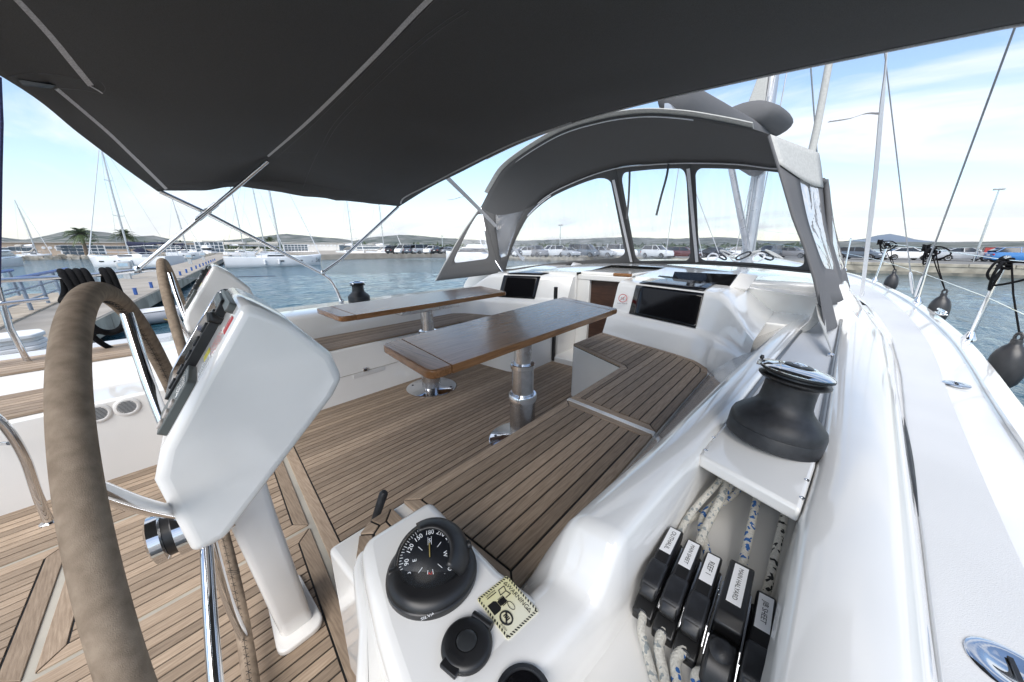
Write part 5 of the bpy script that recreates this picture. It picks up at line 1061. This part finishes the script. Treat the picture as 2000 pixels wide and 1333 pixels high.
MB().slab([dc_ - dd * 1.0 - dl_ * .55 + Vector((0, 0, .22)), dc_ + dd * .9 - dl_ * .5 + Vector((0, 0, .24)), dc_ + dd * .9 + dl_ * .5 + Vector((0, 0, .24)), dc_ - dd * 1.0 + dl_ * .55 + Vector((0, 0, .22))], .03).build('cover', WHP, di, bevel=.01)
MB().tube(spline([dc_ + dd * .2 - dl_ * .72 + Vector((0, 0, .05)), dc_ + dd * .4 - dl_ * .76 - Vector((0, 0, .1)), dc_ + dd * .7 - dl_ * .74 + Vector((0, 0, .02))], 5), .014, 6).build('yellow_line', mat('yellow_rope', (.75, .45, .03), .7), di)

# ================================================================== CARS
CGLASS = mat('car_glass', (.015, .018, .022), .06, coat=.2); TYRE = mat('tyre', (.015, .015, .015), .8); RIM = mat('alloy_rim', (.5, .5, .52), .3, .8); TAIL = mat('tail_lamp', (.45, .015, .015), .2); HEAD = mat('head_lamp', (.7, .72, .75), .1)
def paint(n, c): return mat('car_paint_' + n, c, .22, var=.02, coat=.8)
PAINTS = {'white': paint('white', (.75, .75, .75)), 'silver': paint('silver', (.36, .38, .41)), 'blue': paint('blue', (.03, .16, .42)), 'slate': paint('slate', (.09, .11, .14)), 'black': paint('black', (.015, .015, .018)), 'red': paint('red', (.35, .02, .02)), 'grey': paint('grey', (.2, .2, .21)), 'maroon': paint('maroon', (.10, .02, .02))}
PROF = {'saloon': (4.5, [(-2.25, .95), (-1.55, 1.0), (-.9, 1.38), (.35, 1.43), (1.05, 1.0), (2.1, .78), (2.25, .62)], (-1.62, -.85, .3, 1.08)),
        'estate': (4.6, [(-2.3, .98), (-2.15, 1.30), (-1.7, 1.46), (.45, 1.48), (1.15, 1.02), (2.15, .80), (2.3, .64)], (-2.2, -1.75, .4, 1.18)),
        'hatch': (4.0, [(-2.0, .95), (-1.8, 1.22), (-1.35, 1.46), (.3, 1.49), (1.1, 1.02), (1.85, .82), (2.0, .66)], (-1.85, -1.3, .25, 1.12)),
        'suv': (4.4, [(-2.2, 1.05), (-2.05, 1.45), (-1.7, 1.66), (.3, 1.68), (1.0, 1.15), (2.05, .98), (2.2, .72)], (-2.1, -1.65, .25, 1.02)),
        'van': (4.7, [(-2.35, 1.1), (-2.3, 1.7), (-2.1, 1.86), (.9, 1.86), (1.65, 1.15), (2.2, 1.0), (2.35, .72)], (-2.25, -2.05, .85, 1.68))}
CARP = {}
def car(style, colour, loc, rz, label, group):
    key = (style, colour)
    if key in CARP: c = copy_tree(CARP[key])
    else:
        L_, top, cab = PROF[style]; c = thing('parked_car', 'car', 'car', (0, 0, 0), group); CARP[key] = c; hw = .88
        belt = lambda x: min(interp(x, top), (.98 if style in ('saloon', 'estate', 'hatch') else 1.12) - .04 * (x / 2.2))
        rws = []
        for i in range(25):
            x = -L_ / 2 + L_ * i / 24; e = 1 - .16 * (abs(x) / (L_ / 2)) ** 6 - .03 * (abs(x) / (L_ / 2)) ** 2; b = belt(x) if 0 < i < 24 else belt(x) * .92; w = hw * e; zb = .24 if 0 < i < 24 else .34
            for xa in (-L_ * .30, L_ * .31):                       # wheel arches
                if abs(x - xa) < .36: zb = max(zb, math.sqrt(max(0, .37 ** 2 - (x - xa) ** 2)) + .31)
            rws.append([(x, -w * .93, zb), (x, -w, max(.42, zb + .02)), (x, -w * 1.0, b * .72), (x, -w * .95, b - .03), (x, -w * .88, b), (x, 0, b + .02), (x, w * .88, b), (x, w * .95, b - .03), (x, w, b * .72), (x, w, max(.42, zb + .02)), (x, w * .93, zb)])
        mb = MB().grid(rws, closed=True); mb.f += [tuple(range(11)), tuple(range(24 * 11, 25 * 11))]; body = mb.build('body', PAINTS[colour], c, smooth=40)
        xs_ = [cab[0], cab[1], (cab[1] + cab[2]) / 2, cab[2], cab[3]]; rws = []
        for i, x in enumerate(xs_):
            zt = max(belt(x) + .015, interp(x, top)) ; zb = belt(x) - .06; f = (zt - zb) / .6; wt = hw * (.90 - .20 * min(1, f)); rws.append([(x, -hw * .86, zb), (x, -wt, zt - .03), (x, -wt + .06, zt), (x, wt - .06, zt), (x, wt, zt - .03), (x, hw * .86, zb)])
        MB().grid(rws, closed=True).build('glasshouse', CGLASS, c, smooth=25)
        x0, x1 = cab[1] - .12, cab[2] + .12; zt = interp(0, top); rr = [[(x, s * (hw * .70 - .02), interp(x, top) + .012 - .015 * abs(s)) for s in (-1, -.5, 0, .5, 1)] for x in [x0 + (x1 - x0) * i / 6 for i in range(7)]]
        MB().grid(rr).build('roof', PAINTS[colour], c, solid=.02)
        for s in (-1, 1):
            for pts_ in ([(cab[0], s * hw * .85, belt(cab[0])), (cab[1], s * hw * .69, interp(cab[1], top))], [(cab[3], s * hw * .85, belt(cab[3])), (cab[2], s * hw * .69, interp(cab[2], top))], [(-.25, s * hw * .865, belt(0) - .03), (-.28, s * hw * .70, interp(-.28, top) - .02)]): MB().tube(pts_, .035, 6).build('pillar', PAINTS[colour], c)
            MB().box((cab[3] - .22, s * (hw + .07), belt(cab[3]) + .07), (.12, .16, .11)).build('mirror', PAINTS[colour], c, bevel=.03)
            MB().box((-L_ / 2 + .05, s * .66, .78), (.10, .30, .15)).build('tail_lamp', TAIL, c, bevel=.02); MB().box((L_ / 2 - .10, s * .62, .66), (.16, .34, .12)).build('headlight', HEAD, c, bevel=.02)
            for xa in (-L_ * .30, L_ * .31):
                wh_ = MB().lathe([(.18, -.10), (.30, -.10), (.32, -.07), (.32, .07), (.30, .10), (.2, .10)], (xa, s * (hw - .10), .32), (0, s, 0), 20).build('tyre', TYRE, c); MB().lathe([(.21, .08), (.20, .105), (.05, .09), (.04, .108), (.001, .108)], (xa, s * (hw - .10), .32), (0, s, 0), 20).build('rim', RIM, wh_)
        MB().box((-L_ / 2 - .005, 0, .72), (.03, .46, .11)).build('number_plate', PRINTW, c)
        MB().box((0, 0, .25), (L_ * .9, 1.3, .1)).build('underbody', TYRE, c)
    c.location = loc; c.rotation_euler = (0, 0, rz); c['label'] = label; c['group'] = group; return c
GQ = 'cars parked on the quay to starboard'; GC = 'cars parked along the quay seen through the sprayhood'; GN = 'cars parked on the far quay beside the moored boats'
def onq(px, py): p = aZ(px, py, ZQ); return (p.x, p.y, ZQ)
car('estate', 'slate', onq(1676, 507), R(-118), 'dark slate estate car parked next to the sprayhood side', GQ)
car('saloon', 'white', onq(1764, 508), R(-68), 'white saloon with red tail lamps parked on the quay beyond the deck strap', GQ)
car('saloon', 'silver', onq(1876, 510), R(-78), 'silver saloon parked between the white and the blue car', GQ)
car('hatch', 'blue', onq(1985, 513), R(-80), 'bright blue hatchback parked beside the silver saloon', GQ)
rb_ = onq(1938, 500); t = thing('red_container', 'red box-shaped container standing behind the silver saloon', 'container', rb_); upbox((rb_[0], rb_[1], ZQ), 1.2, 2.2, 1.35, 'box', PAINTS['red'], t, 0, .05); upbox((rb_[0], rb_[1], ZQ + 1.345), 1.3, 2.3, .06, 'lid', PAINTS['maroon'], t, 0, .02)
row = [(995, 'suv', 'black', 'black off-roader'), (1022, 'hatch', 'white', 'white hatchback'), (1048, 'suv', 'grey', 'grey off-roader'), (1076, 'suv', 'white', 'white off-roader'), (1108, 'saloon', 'silver', 'silver saloon'), (1140, 'van', 'slate', 'dark van'), (1176, 'hatch', 'silver', 'silver hatchback'), (1214, 'van', 'white', 'white van'), (1282, 'suv', 'white', 'white off-roader'), (1332, 'estate', 'maroon', 'maroon estate car'), (1398, 'saloon', 'black', 'black saloon'), (1450, 'hatch', 'white', 'white hatchback'), (1500, 'suv', 'slate', 'slate off-roader'), (1545, 'saloon', 'grey', 'grey saloon')]
near_ = ['at the port end of the row', 'beside the black off-roader', 'next to the first white hatchback', 'beside the grey off-roader', 'next to the dark van', 'between the silver saloon and silver hatchback', 'between the two vans', 'beside the zipped window seam', 'behind the middle sprayhood window', 'behind the middle sprayhood window', 'behind the boom vang', 'behind the mast', 'ahead of the mast', 'at the starboard end of the row']
for (px, stl, clr, nm), wh in zip(row, near_): car(stl, clr, onq(px, 502 + (px > 1250) * 2), R(random.choice((-90, 90, -70, -110, 160))), '%s parked on the quay, %s' % (nm, wh), GC)
for k, (px, stl, clr, nm) in enumerate(((772, 'suv', 'black', 'black off-roader'), (790, 'van', 'white', 'white van'), (808, 'suv', 'slate', 'dark off-roader'), (826, 'van', 'silver', 'silver van'), (844, 'suv', 'white', 'white off-roader'), (860, 'saloon', 'black', 'black saloon'), (876, 'hatch', 'grey', 'grey hatchback'))):
    car(stl, clr, onq(px, 496), R(random.choice((0, 180, 20, 200))), '%s on the far quay between boats and sprayhood' % nm, GN)

# ================================================================== MOORED BOATS
HULLW = mat('moored_hull_white', (.72, .73, .75), .2, var=.03, vs_=.8, coat=.3); NAVY = mat('navy_canvas', (.012, .016, .045), .85, var=.15); BEIGEC = mat('beige_canvas', (.42, .40, .36), .85, var=.08); HWIN = mat('hull_window', (.02, .025, .03), .08)
def sailboat(stern, bow, label, cover, mast_h, beam=3.9, hood_m=None, mast_at=.55, fb=1.15, extras=True, group='sailing boats moored in the harbour'):
    s = Vector(stern); b = Vector(bow); L_ = (b - s).length; d = (b - s).normalized(); rz = math.atan2(d.y, d.x)
    t = thing('sailboat', label, 'sailboat', (0, 0, 0), group); rws = []; n = 22
    for i in range(n + 1):
        u = i / n; x = L_ * u; w = beam / 2 * min(1, (.80 + .55 * u if u < .36 else 1)) * (1 - max(0, (u - .5) / .5) ** 2.2 * .985); zt = fb * (1 + .16 * (2 * u - .8) ** 2)
        rk = -.0 + (x if i < n else x); rws.append([(x - .35 * (u > .9) * (u - .9) * 10 * k2, y * w, z) for y, z, k2 in ((-.0, -.5, 1), (-.62, -.35, 1), (-.9, .0, .9), (-.97, .35 * zt, .6), (-1, zt * .75, .2), (-1, zt, 0), (-.92, zt + .05, 0), (0, zt + .10, 0), (.92, zt + .05, 0), (1, zt, 0), (1, zt * .75, .2), (.97, .35 * zt, .6), (.9, .0, .9), (.62, -.35, 1))])
    mb = MB().grid(rws, closed=True); mb.f += [tuple(range(14)), tuple(range(n * 14, (n + 1) * 14))]; hl = mb.build('hull', HULLW, t, smooth=50)
    cr = []
    for i in range(9):
        u = .30 + .46 * i / 8; x = L_ * u; w = beam * .30 * (1 - .35 * (i / 8) ** 2); h_ = fb + .06 + .42 * math.sin(math.pi * (.16 + .80 * (i / 8)) ** .7) * (1 - .35 * i / 8); cr.append([(x, -w, fb), (x, -w * .86, h_), (x, 0, h_ + .06), (x, w * .86, h_), (x, w, fb)])
    mb = MB().grid(cr); mb.f += [(0, 1, 2, 3, 4), tuple(range(40, 45))]; cab = mb.build('coachroof', HULLW, t, smooth=40)
    for sgn in (-1, 1):
        MB().slab([(L_ * .40, sgn * beam * .295, fb + .17), (L_ * .58, sgn * beam * .272, fb + .17), (L_ * .57, sgn * beam * .262, fb + .32), (L_ * .41, sgn * beam * .28, fb + .34)], .02).build('cabin_window', HWIN, cab)
        for ux in (.52, .72): w = beam / 2 * (1 - max(0, (ux - .5) / .5) ** 2.2); MB().box((L_ * ux, sgn * w * .995, fb * .62), (.75, .05, .16), Matrix.Rotation(-sgn * (.0 if ux < .6 else .22), 3, 'Z')).build('hull_window', HWIN, hl)
        MB().tube([(L_ * u, sgn * (beam / 2 * min(1, (.80 + .55 * u if u < .36 else 1)) * (1 - max(0, (u - .5) / .5) ** 2.2 * .985) - .06), fb + .64 + .1 * u) for u in [.04 + .93 * i / 14 for i in range(15)]], .016, 5).build('guard_rail', STEEL, t)
        for i in range(7):
            u = .06 + .14 * i; w = beam / 2 * min(1, (.80 + .55 * u if u < .36 else 1)) * (1 - max(0, (u - .5) / .5) ** 2.2) - .06; MB().tube([(L_ * u, sgn * w, fb), (L_ * u, sgn * w, fb + .66 + .1 * u)], .014, 5).build('stanchion', STEEL, t)
        for ux in ((.36, .50) if extras else ()):
            MB().lathe([(.03, -.32), (.12, -.28), (.13, 0), (.12, .26), (.04, .32)], (L_ * ux, sgn * (beam / 2 + .10), fb * .55), n=12).build('fender', HULLW, t)
    mx_ = L_ * mast_at; MB().tube([(mx_, 0, fb), (mx_ - .1, 0, mast_h * .6), (mx_ - .35, 0, mast_h)], [.11, .10, .06], 10).build('mast', SPAR, t)
    MB().tube([(mx_ - .1, 0, fb + 1.45), (L_ * .16, 0, fb + 1.55)], .09, 8).build('boom', SPAR, t)
    rr = [[(mx_ - .2 - (mx_ - .4 - L_ * .16) * i / 8, math.cos(a) * .2 * (1 - .4 * i / 8), fb + 1.72 + .30 * math.sin(a) * (1.1 - .6 * i / 8)) for a in [2 * math.pi * k / 10 for k in range(10)]] for i in range(9)]
    mb = MB().grid(rr, closed=True); mb.f += [tuple(range(10)), tuple(range(80, 90))]; mb.build('sail_cover', cover, t, smooth=70)
    for h_, sp_w in ((.42, .75), (.70, .55)): MB().tube([(mx_ - .05, -sp_w, mast_h * h_ + .1), (mx_ - .05, 0, mast_h * h_), (mx_ - .05, sp_w, mast_h * h_ + .1)], .03, 6).build('spreader', SPAR, t)
    for sgn in (-1, 1): MB().tube([(mx_ - .1, sgn * beam * .44, fb), (mx_ - .1, sgn * .75, mast_h * .42 + .1), (mx_ - .15, sgn * .55, mast_h * .7 + .1), (mx_ - .3, 0, mast_h * .95)], .012, 4).build('shroud', WIRE, t)
    MB().tube([(L_ * .985, 0, fb + .3), (mx_ + .0, 0, mast_h * .93)], [.06, .035], 6).build('furled_jib', HULLW, t); MB().tube([(.1, 0, fb), (mx_ - .35, 0, mast_h)], .012, 4).build('backstay', WIRE, t)
    hm = hood_m or BEIGEC; rr = [[(L_ * .30 + .9 * math.sin(i * .4), -beam * .30 + beam * .60 * k / 8, fb + .45 + .75 * math.sin(i * .52) * (.55 + .45 * math.sin(math.pi * k / 8))) for k in range(9)] for i in range(4)]
    MB().grid(rr).build('sprayhood', hm, t, solid=.02); rr = [[(L_ * .03 + L_ * .20 * i / 4, -beam * .36 + beam * .72 * k / 8, fb + 1.72 + .22 * math.sin(math.pi * k / 8)) for k in range(9)] for i in range(5)]
    MB().grid(rr).build('bimini', hm, t, solid=.02)
    for x in (.05, .21):
        for sgn in (-1, 1): MB().tube([(L_ * x, sgn * beam * .36, fb), (L_ * x, sgn * beam * .36, fb + 1.73)], .018, 5).build('bimini_pole', STEEL, t)
    t.location = (s.x, s.y, W); t.rotation_euler = (0, 0, rz); return t, L_, beam, fb
s36 = sailboat(aZ(440, 523, W), aZ(630, 517, W), 'white sailing boat numbered 36 on its bow, moored off the pier end', BEIGEC, 17, 3.9, mast_at=.56)
t36, L36, B36, F36 = s36
text('36', .85, (L36 * .925, -B36 * .155 - .28, F36 * .62), (1, .62, 0), (0, -.2, 1), PRINTK, t36, .16, 'bow_number')
MB().slab([(L36 * .845, -B36 * .34 - .09, F36 * .40), (L36 * .875, -B36 * .29 - .09, F36 * .40), (L36 * .862, -B36 * .31 - .09, F36 * .62)], .01).build('bow_emblem', GREYP, t36)
sailboat(aZ(345, 520, W), aZ(178, 521, W), 'white sailing boat with navy boom cover moored beyond the pier', NAVY, 15, 3.8, NAVY, mast_at=.52)
sailboat(aZ(720, 502, W), aZ(790, 502, W), 'white sailing boat with two dark hull windows lying off the far quay', HULLW, 16, 3.8, mast_at=.45, extras=False)
sailboat(aZ(668, 501, W), aZ(712, 503, W), 'white sailing boat overlapping its neighbour near the far quay', HULLW, 15, 3.6, extras=False)
sailboat(aZ(470, 507, W), aZ(560, 505, W), 'white sailing boat hidden behind the boat numbered 36', BEIGEC, 18, 3.9, extras=False)
sailboat(aZ(440, 504, W), aZ(512, 503, W), 'further white sailing boat with tall mast behind the numbered boat', HULLW, 19, 3.9, extras=False)
sailboat(aZ(330, 506, W), aZ(400, 505, W), 'small white sailing boat with navy cover along the pier', NAVY, 12, 3.2, NAVY, extras=False)
sailboat(aZ(40, 508, W), aZ(105, 507, W), 'small white sailing boat lying off the rocky shore', HULLW, 11, 3.0, extras=False, fb=.9)
def motorboat(stern, bow, label, fb=1.3, fly=True):
    s = Vector(stern); b = Vector(bow); L_ = (b - s).length; d = (b - s).normalized(); t = thing('motor_yacht', label, 'motor yacht', (0, 0, 0), 'motor boats in the harbour'); B_ = L_ * .30; rws = []; n = 16
    for i in range(n + 1):
        u = i / n; x = L_ * u; w = B_ / 2 * (1 - max(0, (u - .45) / .55) ** 2.4 * .98); zt = fb * (1 + .35 * u * u); rws.append([(x, y * w, z) for y, z in ((0, -.4), (-.8, -.3), (-.9, .1), (-1, zt * .8), (-1, zt), (-.9, zt + .05), (0, zt + .08), (.9, zt + .05), (1, zt), (1, zt * .8), (.9, .1), (.8, -.3))])
    mb = MB().grid(rws, closed=True); mb.f += [tuple(range(12)), tuple(range(n * 12, n * 12 + 12))]; mb.build('hull', HULLW, t, smooth=45)
    def tier(u0, u1, z0, z1, wf, nm, m, rake=.12):
        w = B_ / 2 * wf; x0, x1 = L_ * u0, L_ * u1; r_ = L_ * rake; return MB().add([(x0, -w, z0), (x1, -w * .8, z0), (x1, w * .8, z0), (x0, w, z0), (x0 + r_ * .2, -w * .86, z1), (x1 - r_, -w * .66, z1), (x1 - r_, w * .66, z1), (x0 + r_ * .2, w * .86, z1)], [(0, 1, 2, 3), (4, 5, 6, 7), (0, 1, 5, 4), (1, 2, 6, 5), (2, 3, 7, 6), (3, 0, 4, 7)]).build(nm, m, t, bevel=.05)
    tier(.16, .74, fb, fb + .35, .84, 'deckhouse', HULLW, .05); tier(.17, .70, fb + .34, fb + .95, .80, 'saloon_window', HWIN, .13); tier(.08, .60, fb + .94, fb + 1.12, .86, 'flybridge_deck', HULLW, .03)
    if fly: tier(.14, .52, fb + 1.10, fb + 1.55, .76, 'flybridge', HULLW, .05); MB().tube([(L_ * .16, -B_ * .3, fb + 1.1), (L_ * .20, -B_ * .28, fb + 2.3), (L_ * .20, B_ * .28, fb + 2.3), (L_ * .16, B_ * .3, fb + 1.1)], .07, 8).build('radar_arch', HULLW, t)
    for sgn in (-1, 1): MB().tube([(L_ * u, sgn * (B_ / 2 * (1 - max(0, (u - .45) / .55) ** 2.4 * .98) - .08), fb * (1 + .35 * u * u) + .65) for u in [.3 + .66 * i / 10 for i in range(11)]], .02, 5).build('guard_rail', STEEL, t)
    t.location = (s.x, s.y, W); t.rotation_euler = (0, 0, math.atan2(d.y, d.x))
motorboat(aZ(962, 513, W), aZ(872, 511, W), 'white flybridge motor yacht seen through the port sprayhood window')
motorboat(aZ(-40, 524, W), aZ(38, 517, W), 'small white motor boat lying off the shore, left of the gangway rail', 1.0, False)
motorboat(aZ(420, 500, W), aZ(372, 500, W), 'small white motor boat behind the pier pedestals', 1.1, True)

# ================================================================== SHORE BUILDINGS, PALMS, LAMPS, ROCKS
STUC = mat('beige_stucco', (.50, .40, .31), .9, var=.07, vs_=.5); STUCW = mat('white_facade', (.66, .65, .62), .8, var=.05, vs_=.5); ROOFM = mat('flat_roof', (.45, .44, .42), .8); WINF = mat('white_window_frame', (.72, .73, .74), .5); WING = mat('window_pane', (.07, .10, .13), .08); NAVYD = mat('navy_door', (.02, .03, .12), .4)
def building(pa, pb, D, H_, label, items, m, depth=9):
    a = aD(pa, 505, D); b = aD(pb, 505, D); a.z = b.z = ZS; d = (b - a).normalized(); nrm = Vector((d.y, -d.x, 0)); t = thing('shore_building', label, 'building', (a + b) / 2, 'long low buildings on the far shore')
    if nrm.dot(a) > 0: nrm = -nrm
    L_ = (b - a).length; bk = -nrm * depth
    MB().prism([(p.x, p.y) for p in (a, b, b + bk, a + bk)], ZS - .05, ZS + H_).build('wall', m, t, smooth=0)
    e = .35; MB().prism([(p.x, p.y) for p in (a - d * e + nrm * e, b + d * e + nrm * e, b + d * e + bk - nrm * e, a - d * e + bk - nrm * e)], ZS + H_ - .02, ZS + H_ + .22).build('roof', ROOFM, t, smooth=0)
    for kind, u, z, w, h_ in items:
        c = a + d * (L_ * u) + nrm * .02; c.z = ZS + z * H_ / 4.0
        h_ = h_ * H_ / 4.0
        if kind == 'port':
            f = MB().lathe([(h_, -.02), (h_, .06), (h_ * .8, .07)], c, nrm, 18).build('porthole', WINF, t); MB().lathe([(h_ * .8, .04), (.01, .05)], c, nrm, 18).build('pane', WING, f); continue
        Mx = Matrix.Rotation(math.atan2(d.y, d.x), 3, 'Z')
        f = MB().box(c, (w, .12, h_), Mx).build('door' if kind == 'door' else 'window', WINF if kind != 'navy' else NAVYD, t)
        if kind in ('win', 'glaz'):
            nx, nz_ = (1, 1) if kind == 'win' else (max(2, round(w / 1.0)), 3)
            for i in range(nx):
                for j in range(nz_): MB().box(c + d * ((i + .5) / nx - .5) * w * .95 + Vector((0, 0, ((j + .5) / nz_ - .5) * h_ * .95)) + nrm * .05, (w * .95 / nx - .14, .06, h_ * .95 / nz_ - .14), Mx).build('pane', WING, f)
        elif kind == 'door': MB().box(c + nrm * .05 + Vector((0, 0, .25)), (w * .7, .06, h_ * .5), Mx).build('pane', WING, f)
    return t
building(-40, 184, 124, 2.75, 'beige single-storey shore building with portholes and a glazed white entrance', [('win', .10, 2.0, 2.2, 1.3), ('win', .20, 2.0, 2.2, 1.3), ('win', .31, 2.2, 1.8, 1.4), ('door', .405, 1.5, 1.7, 2.8), ('port', .55, 2.5, 0, .42), ('port', .61, 2.5, 0, .42), ('port', .665, 2.5, 0, .42), ('glaz', .76, 2.4, 3.0, 1.6), ('navy', .825, 1.6, 2.4, 3.0), ('glaz', .92, 1.75, 6.5, 3.2)], STUC)
building(190, 400, 136, 2.8, 'beige shore building behind the palm and the navy-covered boat', [('win', .1 + .09 * k, 2.4, 2.0, 1.2) for k in range(6)] + [('glaz', .72, 2.0, 6, 2.8), ('glaz', .9, 2.0, 5, 2.8)], STUC)
building(405, 424, 126, 3.2, 'white glazed pavilion at the root of the pier', [('glaz', .5, 2.2, 6.0, 3.6)], STUCW, 6)
building(556, 690, 138, 2.9, 'pale shore building with a row of portholes behind the boats', [('glaz', .18, 2.0, 7, 3.0)] + [('port', .36 + .055 * k, 3.0, 0, .40) for k in range(8)] + [('win', .85, 2.0, 2.2, 2.8), ('win', .93, 2.0, 2.2, 2.8)], STUCW)
building(694, 762, 160, 2.5, 'low pale shed between the moored masts on the far shore', [('win', .15 + .14 * k, 2.0, 2.2, 1.3) for k in range(6)], STUCW, 6)
FROND = mat('palm_frond', (.045, .075, .025), .6, c2=(.08, .11, .04), vs_=2); TRUNK = mat('palm_trunk', (.16, .12, .085), .9, var=.2, vs_=6)
def palm(px, D, h_, lb):
    p = aD(px, 505, D); p.z = ZS; t = thing('palm_tree', lb, 'palm', p, 'palm trees on the shore'); c = p + Vector((0, 0, h_))
    MB().tube([p, p + Vector((.05, 0, h_ * .5)), c], [.36, .27, .30], 10).build('trunk', TRUNK, t); mb = MB()
    for k in range(54):
        az = random.uniform(0, 6.283); el = random.uniform(-.45, 1.25); ln = random.uniform(2.0, 2.9); d = Vector((math.cos(az), math.sin(az), 0)); sd_ = Vector((-d.y, d.x, 0)); P = [c + (d * math.cos(el) + Vector((0, 0, math.sin(el)))) * (ln * u) - Vector((0, 0, .9 * ln * u * u * .5)) for u in [i / 7 for i in range(8)]]
        for i in range(1, 8):
            for s in (-1, 1):
                q = P[i]; w = .55 * math.sin(math.pi * (i / 8) ** .7) + .1; tp_ = q + sd_ * s * w + (P[i] - P[i - 1]) * 1.2 - Vector((0, 0, .18)); mb.add([P[i - 1], q, tp_], [(0, 1, 2)])
    mb.build('crown', FROND, t, smooth=0, fix=False)
palm(172, 119, 4.6, 'palm tree standing in front of the glazed entrance'); palm(256, 134, 4.8, 'palm tree rising behind the navy-covered boat'); palm(532, 136, 3.6, 'palm tree behind the masts of the numbered boat')
def lamp(px, py, D, tpx, lb):
    p = aD(px, py, D); p.z = ZQ; q = aD(tpx[0], tpx[1], D); t = thing('street_lamp', lb, 'street lamp', p, 'lamp posts on the quays'); hh = q.z - ZQ
    MB().tube([p, p + Vector((0, 0, hh * .55)), p + Vector((0, 0, hh))], [.11, .09, .06], 8).build('pole', STEEL, t); MB().box((p.x, p.y, p.z + hh + .08), (.35, .75, .16)).build('lamp_head', GREYP, t, bevel=.05); MB().lathe([(.12, -.1), (.12, .1)], (p.x, p.y, p.z + hh * .52), n=8).build('collar', STEEL, t)
lamp(1906, 500, 62, (1943, 372), 'tall lamp post behind the silver saloon'); lamp(1093, 498, 62, (1093, 441), 'lamp post standing behind the parked cars seen through the sprayhood'); lamp(865, 496, 85, (866, 462), 'slim lamp post by the far quay cars')
mb = MB()
for k in range(420):
    px = random.uniform(-60, 700); base = aZ(px, 505, W); D = (102.5 if px < 560 else 66) ; 
    d = ray(px, 480); q = Vector((d.x, d.y, 0)).normalized(); yy = 102.5 if px < 420 else None
    if px < 470: tt = 117.0 / q.y; c = q * (tt - random.uniform(0, 3.0))
    else: continue
    r_ = random.uniform(.25, .7); c.z = W + random.uniform(-.1, .7) * (1 - .2) ; n0 = len(mb.v)
    vs8 = [c + Vector((random.uniform(.6, 1) * r_ * sx_, random.uniform(.6, 1) * r_ * sy_, random.uniform(.5, .9) * r_ * sz_)) for sx_ in (-1, 1) for sy_ in (-1, 1) for sz_ in (-1, 1)]
    mb.add(vs8, [(0, 1, 3, 2), (4, 6, 7, 5), (0, 4, 5, 1), (2, 3, 7, 6), (0, 2, 6, 4), (1, 5, 7, 3)])
tag(mb.build('shore_rocks', ROCK, smooth=0), 'pale boulders heaped along the waterline of the far shore', 'rocks', kind='stuff')
# belt of low trees behind the shore
LEAF = mat('distant_foliage', (.035, .055, .022), .8, c2=(.07, .10, .04), vs_=.8, spec=.2); mb = MB()
for k in range(1100):
    px = random.choice((random.uniform(560, 1600), random.uniform(150, 560))); d = ray(px, 480); q = Vector((d.x, d.y, 0)).normalized(); D = random.uniform(260, 400)
    c = q * D; c.z = ZQ + random.uniform(.0, 2.2) + 1.2 * noise.noise(Vector((px * .02, 0, 0))); r_ = random.uniform(.8, 2.2)
    for j in range(4):
        a = Vector((random.gauss(0, 1), random.gauss(0, 1), random.gauss(0, .7))) * r_; b = Vector((random.gauss(0, 1), random.gauss(0, 1), random.gauss(0, .7))) * r_; mb.add([c, c + a, c + b], [(0, 1, 2)])
tag(mb.build('shore_scrub', LEAF, smooth=0, fix=False), 'dark green scrub and low trees along the foot of the hills', 'scrub', kind='stuff')

# ================================================================== AIR
hz = MB().box((0, 0, 130), (8200, 8200, 265)).build('haze', None or mat('haze_tmp', (1, 1, 1)), smooth=0)
hm_ = bpy.data.materials.new('thin_haze'); hm_.use_nodes = True
for x in list(hm_.node_tree.nodes): hm_.node_tree.nodes.remove(x)
ho = hm_.node_tree.nodes.new('ShaderNodeOutputMaterial'); hv = hm_.node_tree.nodes.new('ShaderNodeVolumePrincipled'); hv.inputs['Color'].default_value = (.86, .92, 1, 1); hv.inputs['Density'].default_value = .00016; hv.inputs['Anisotropy'].default_value = .2
hm_.node_tree.links.new(hv.outputs[0], ho.inputs['Volume']); hz.data.materials[0] = hm_; tag(hz, 'thin pale haze over the harbour and hills', 'haze', kind='stuff')
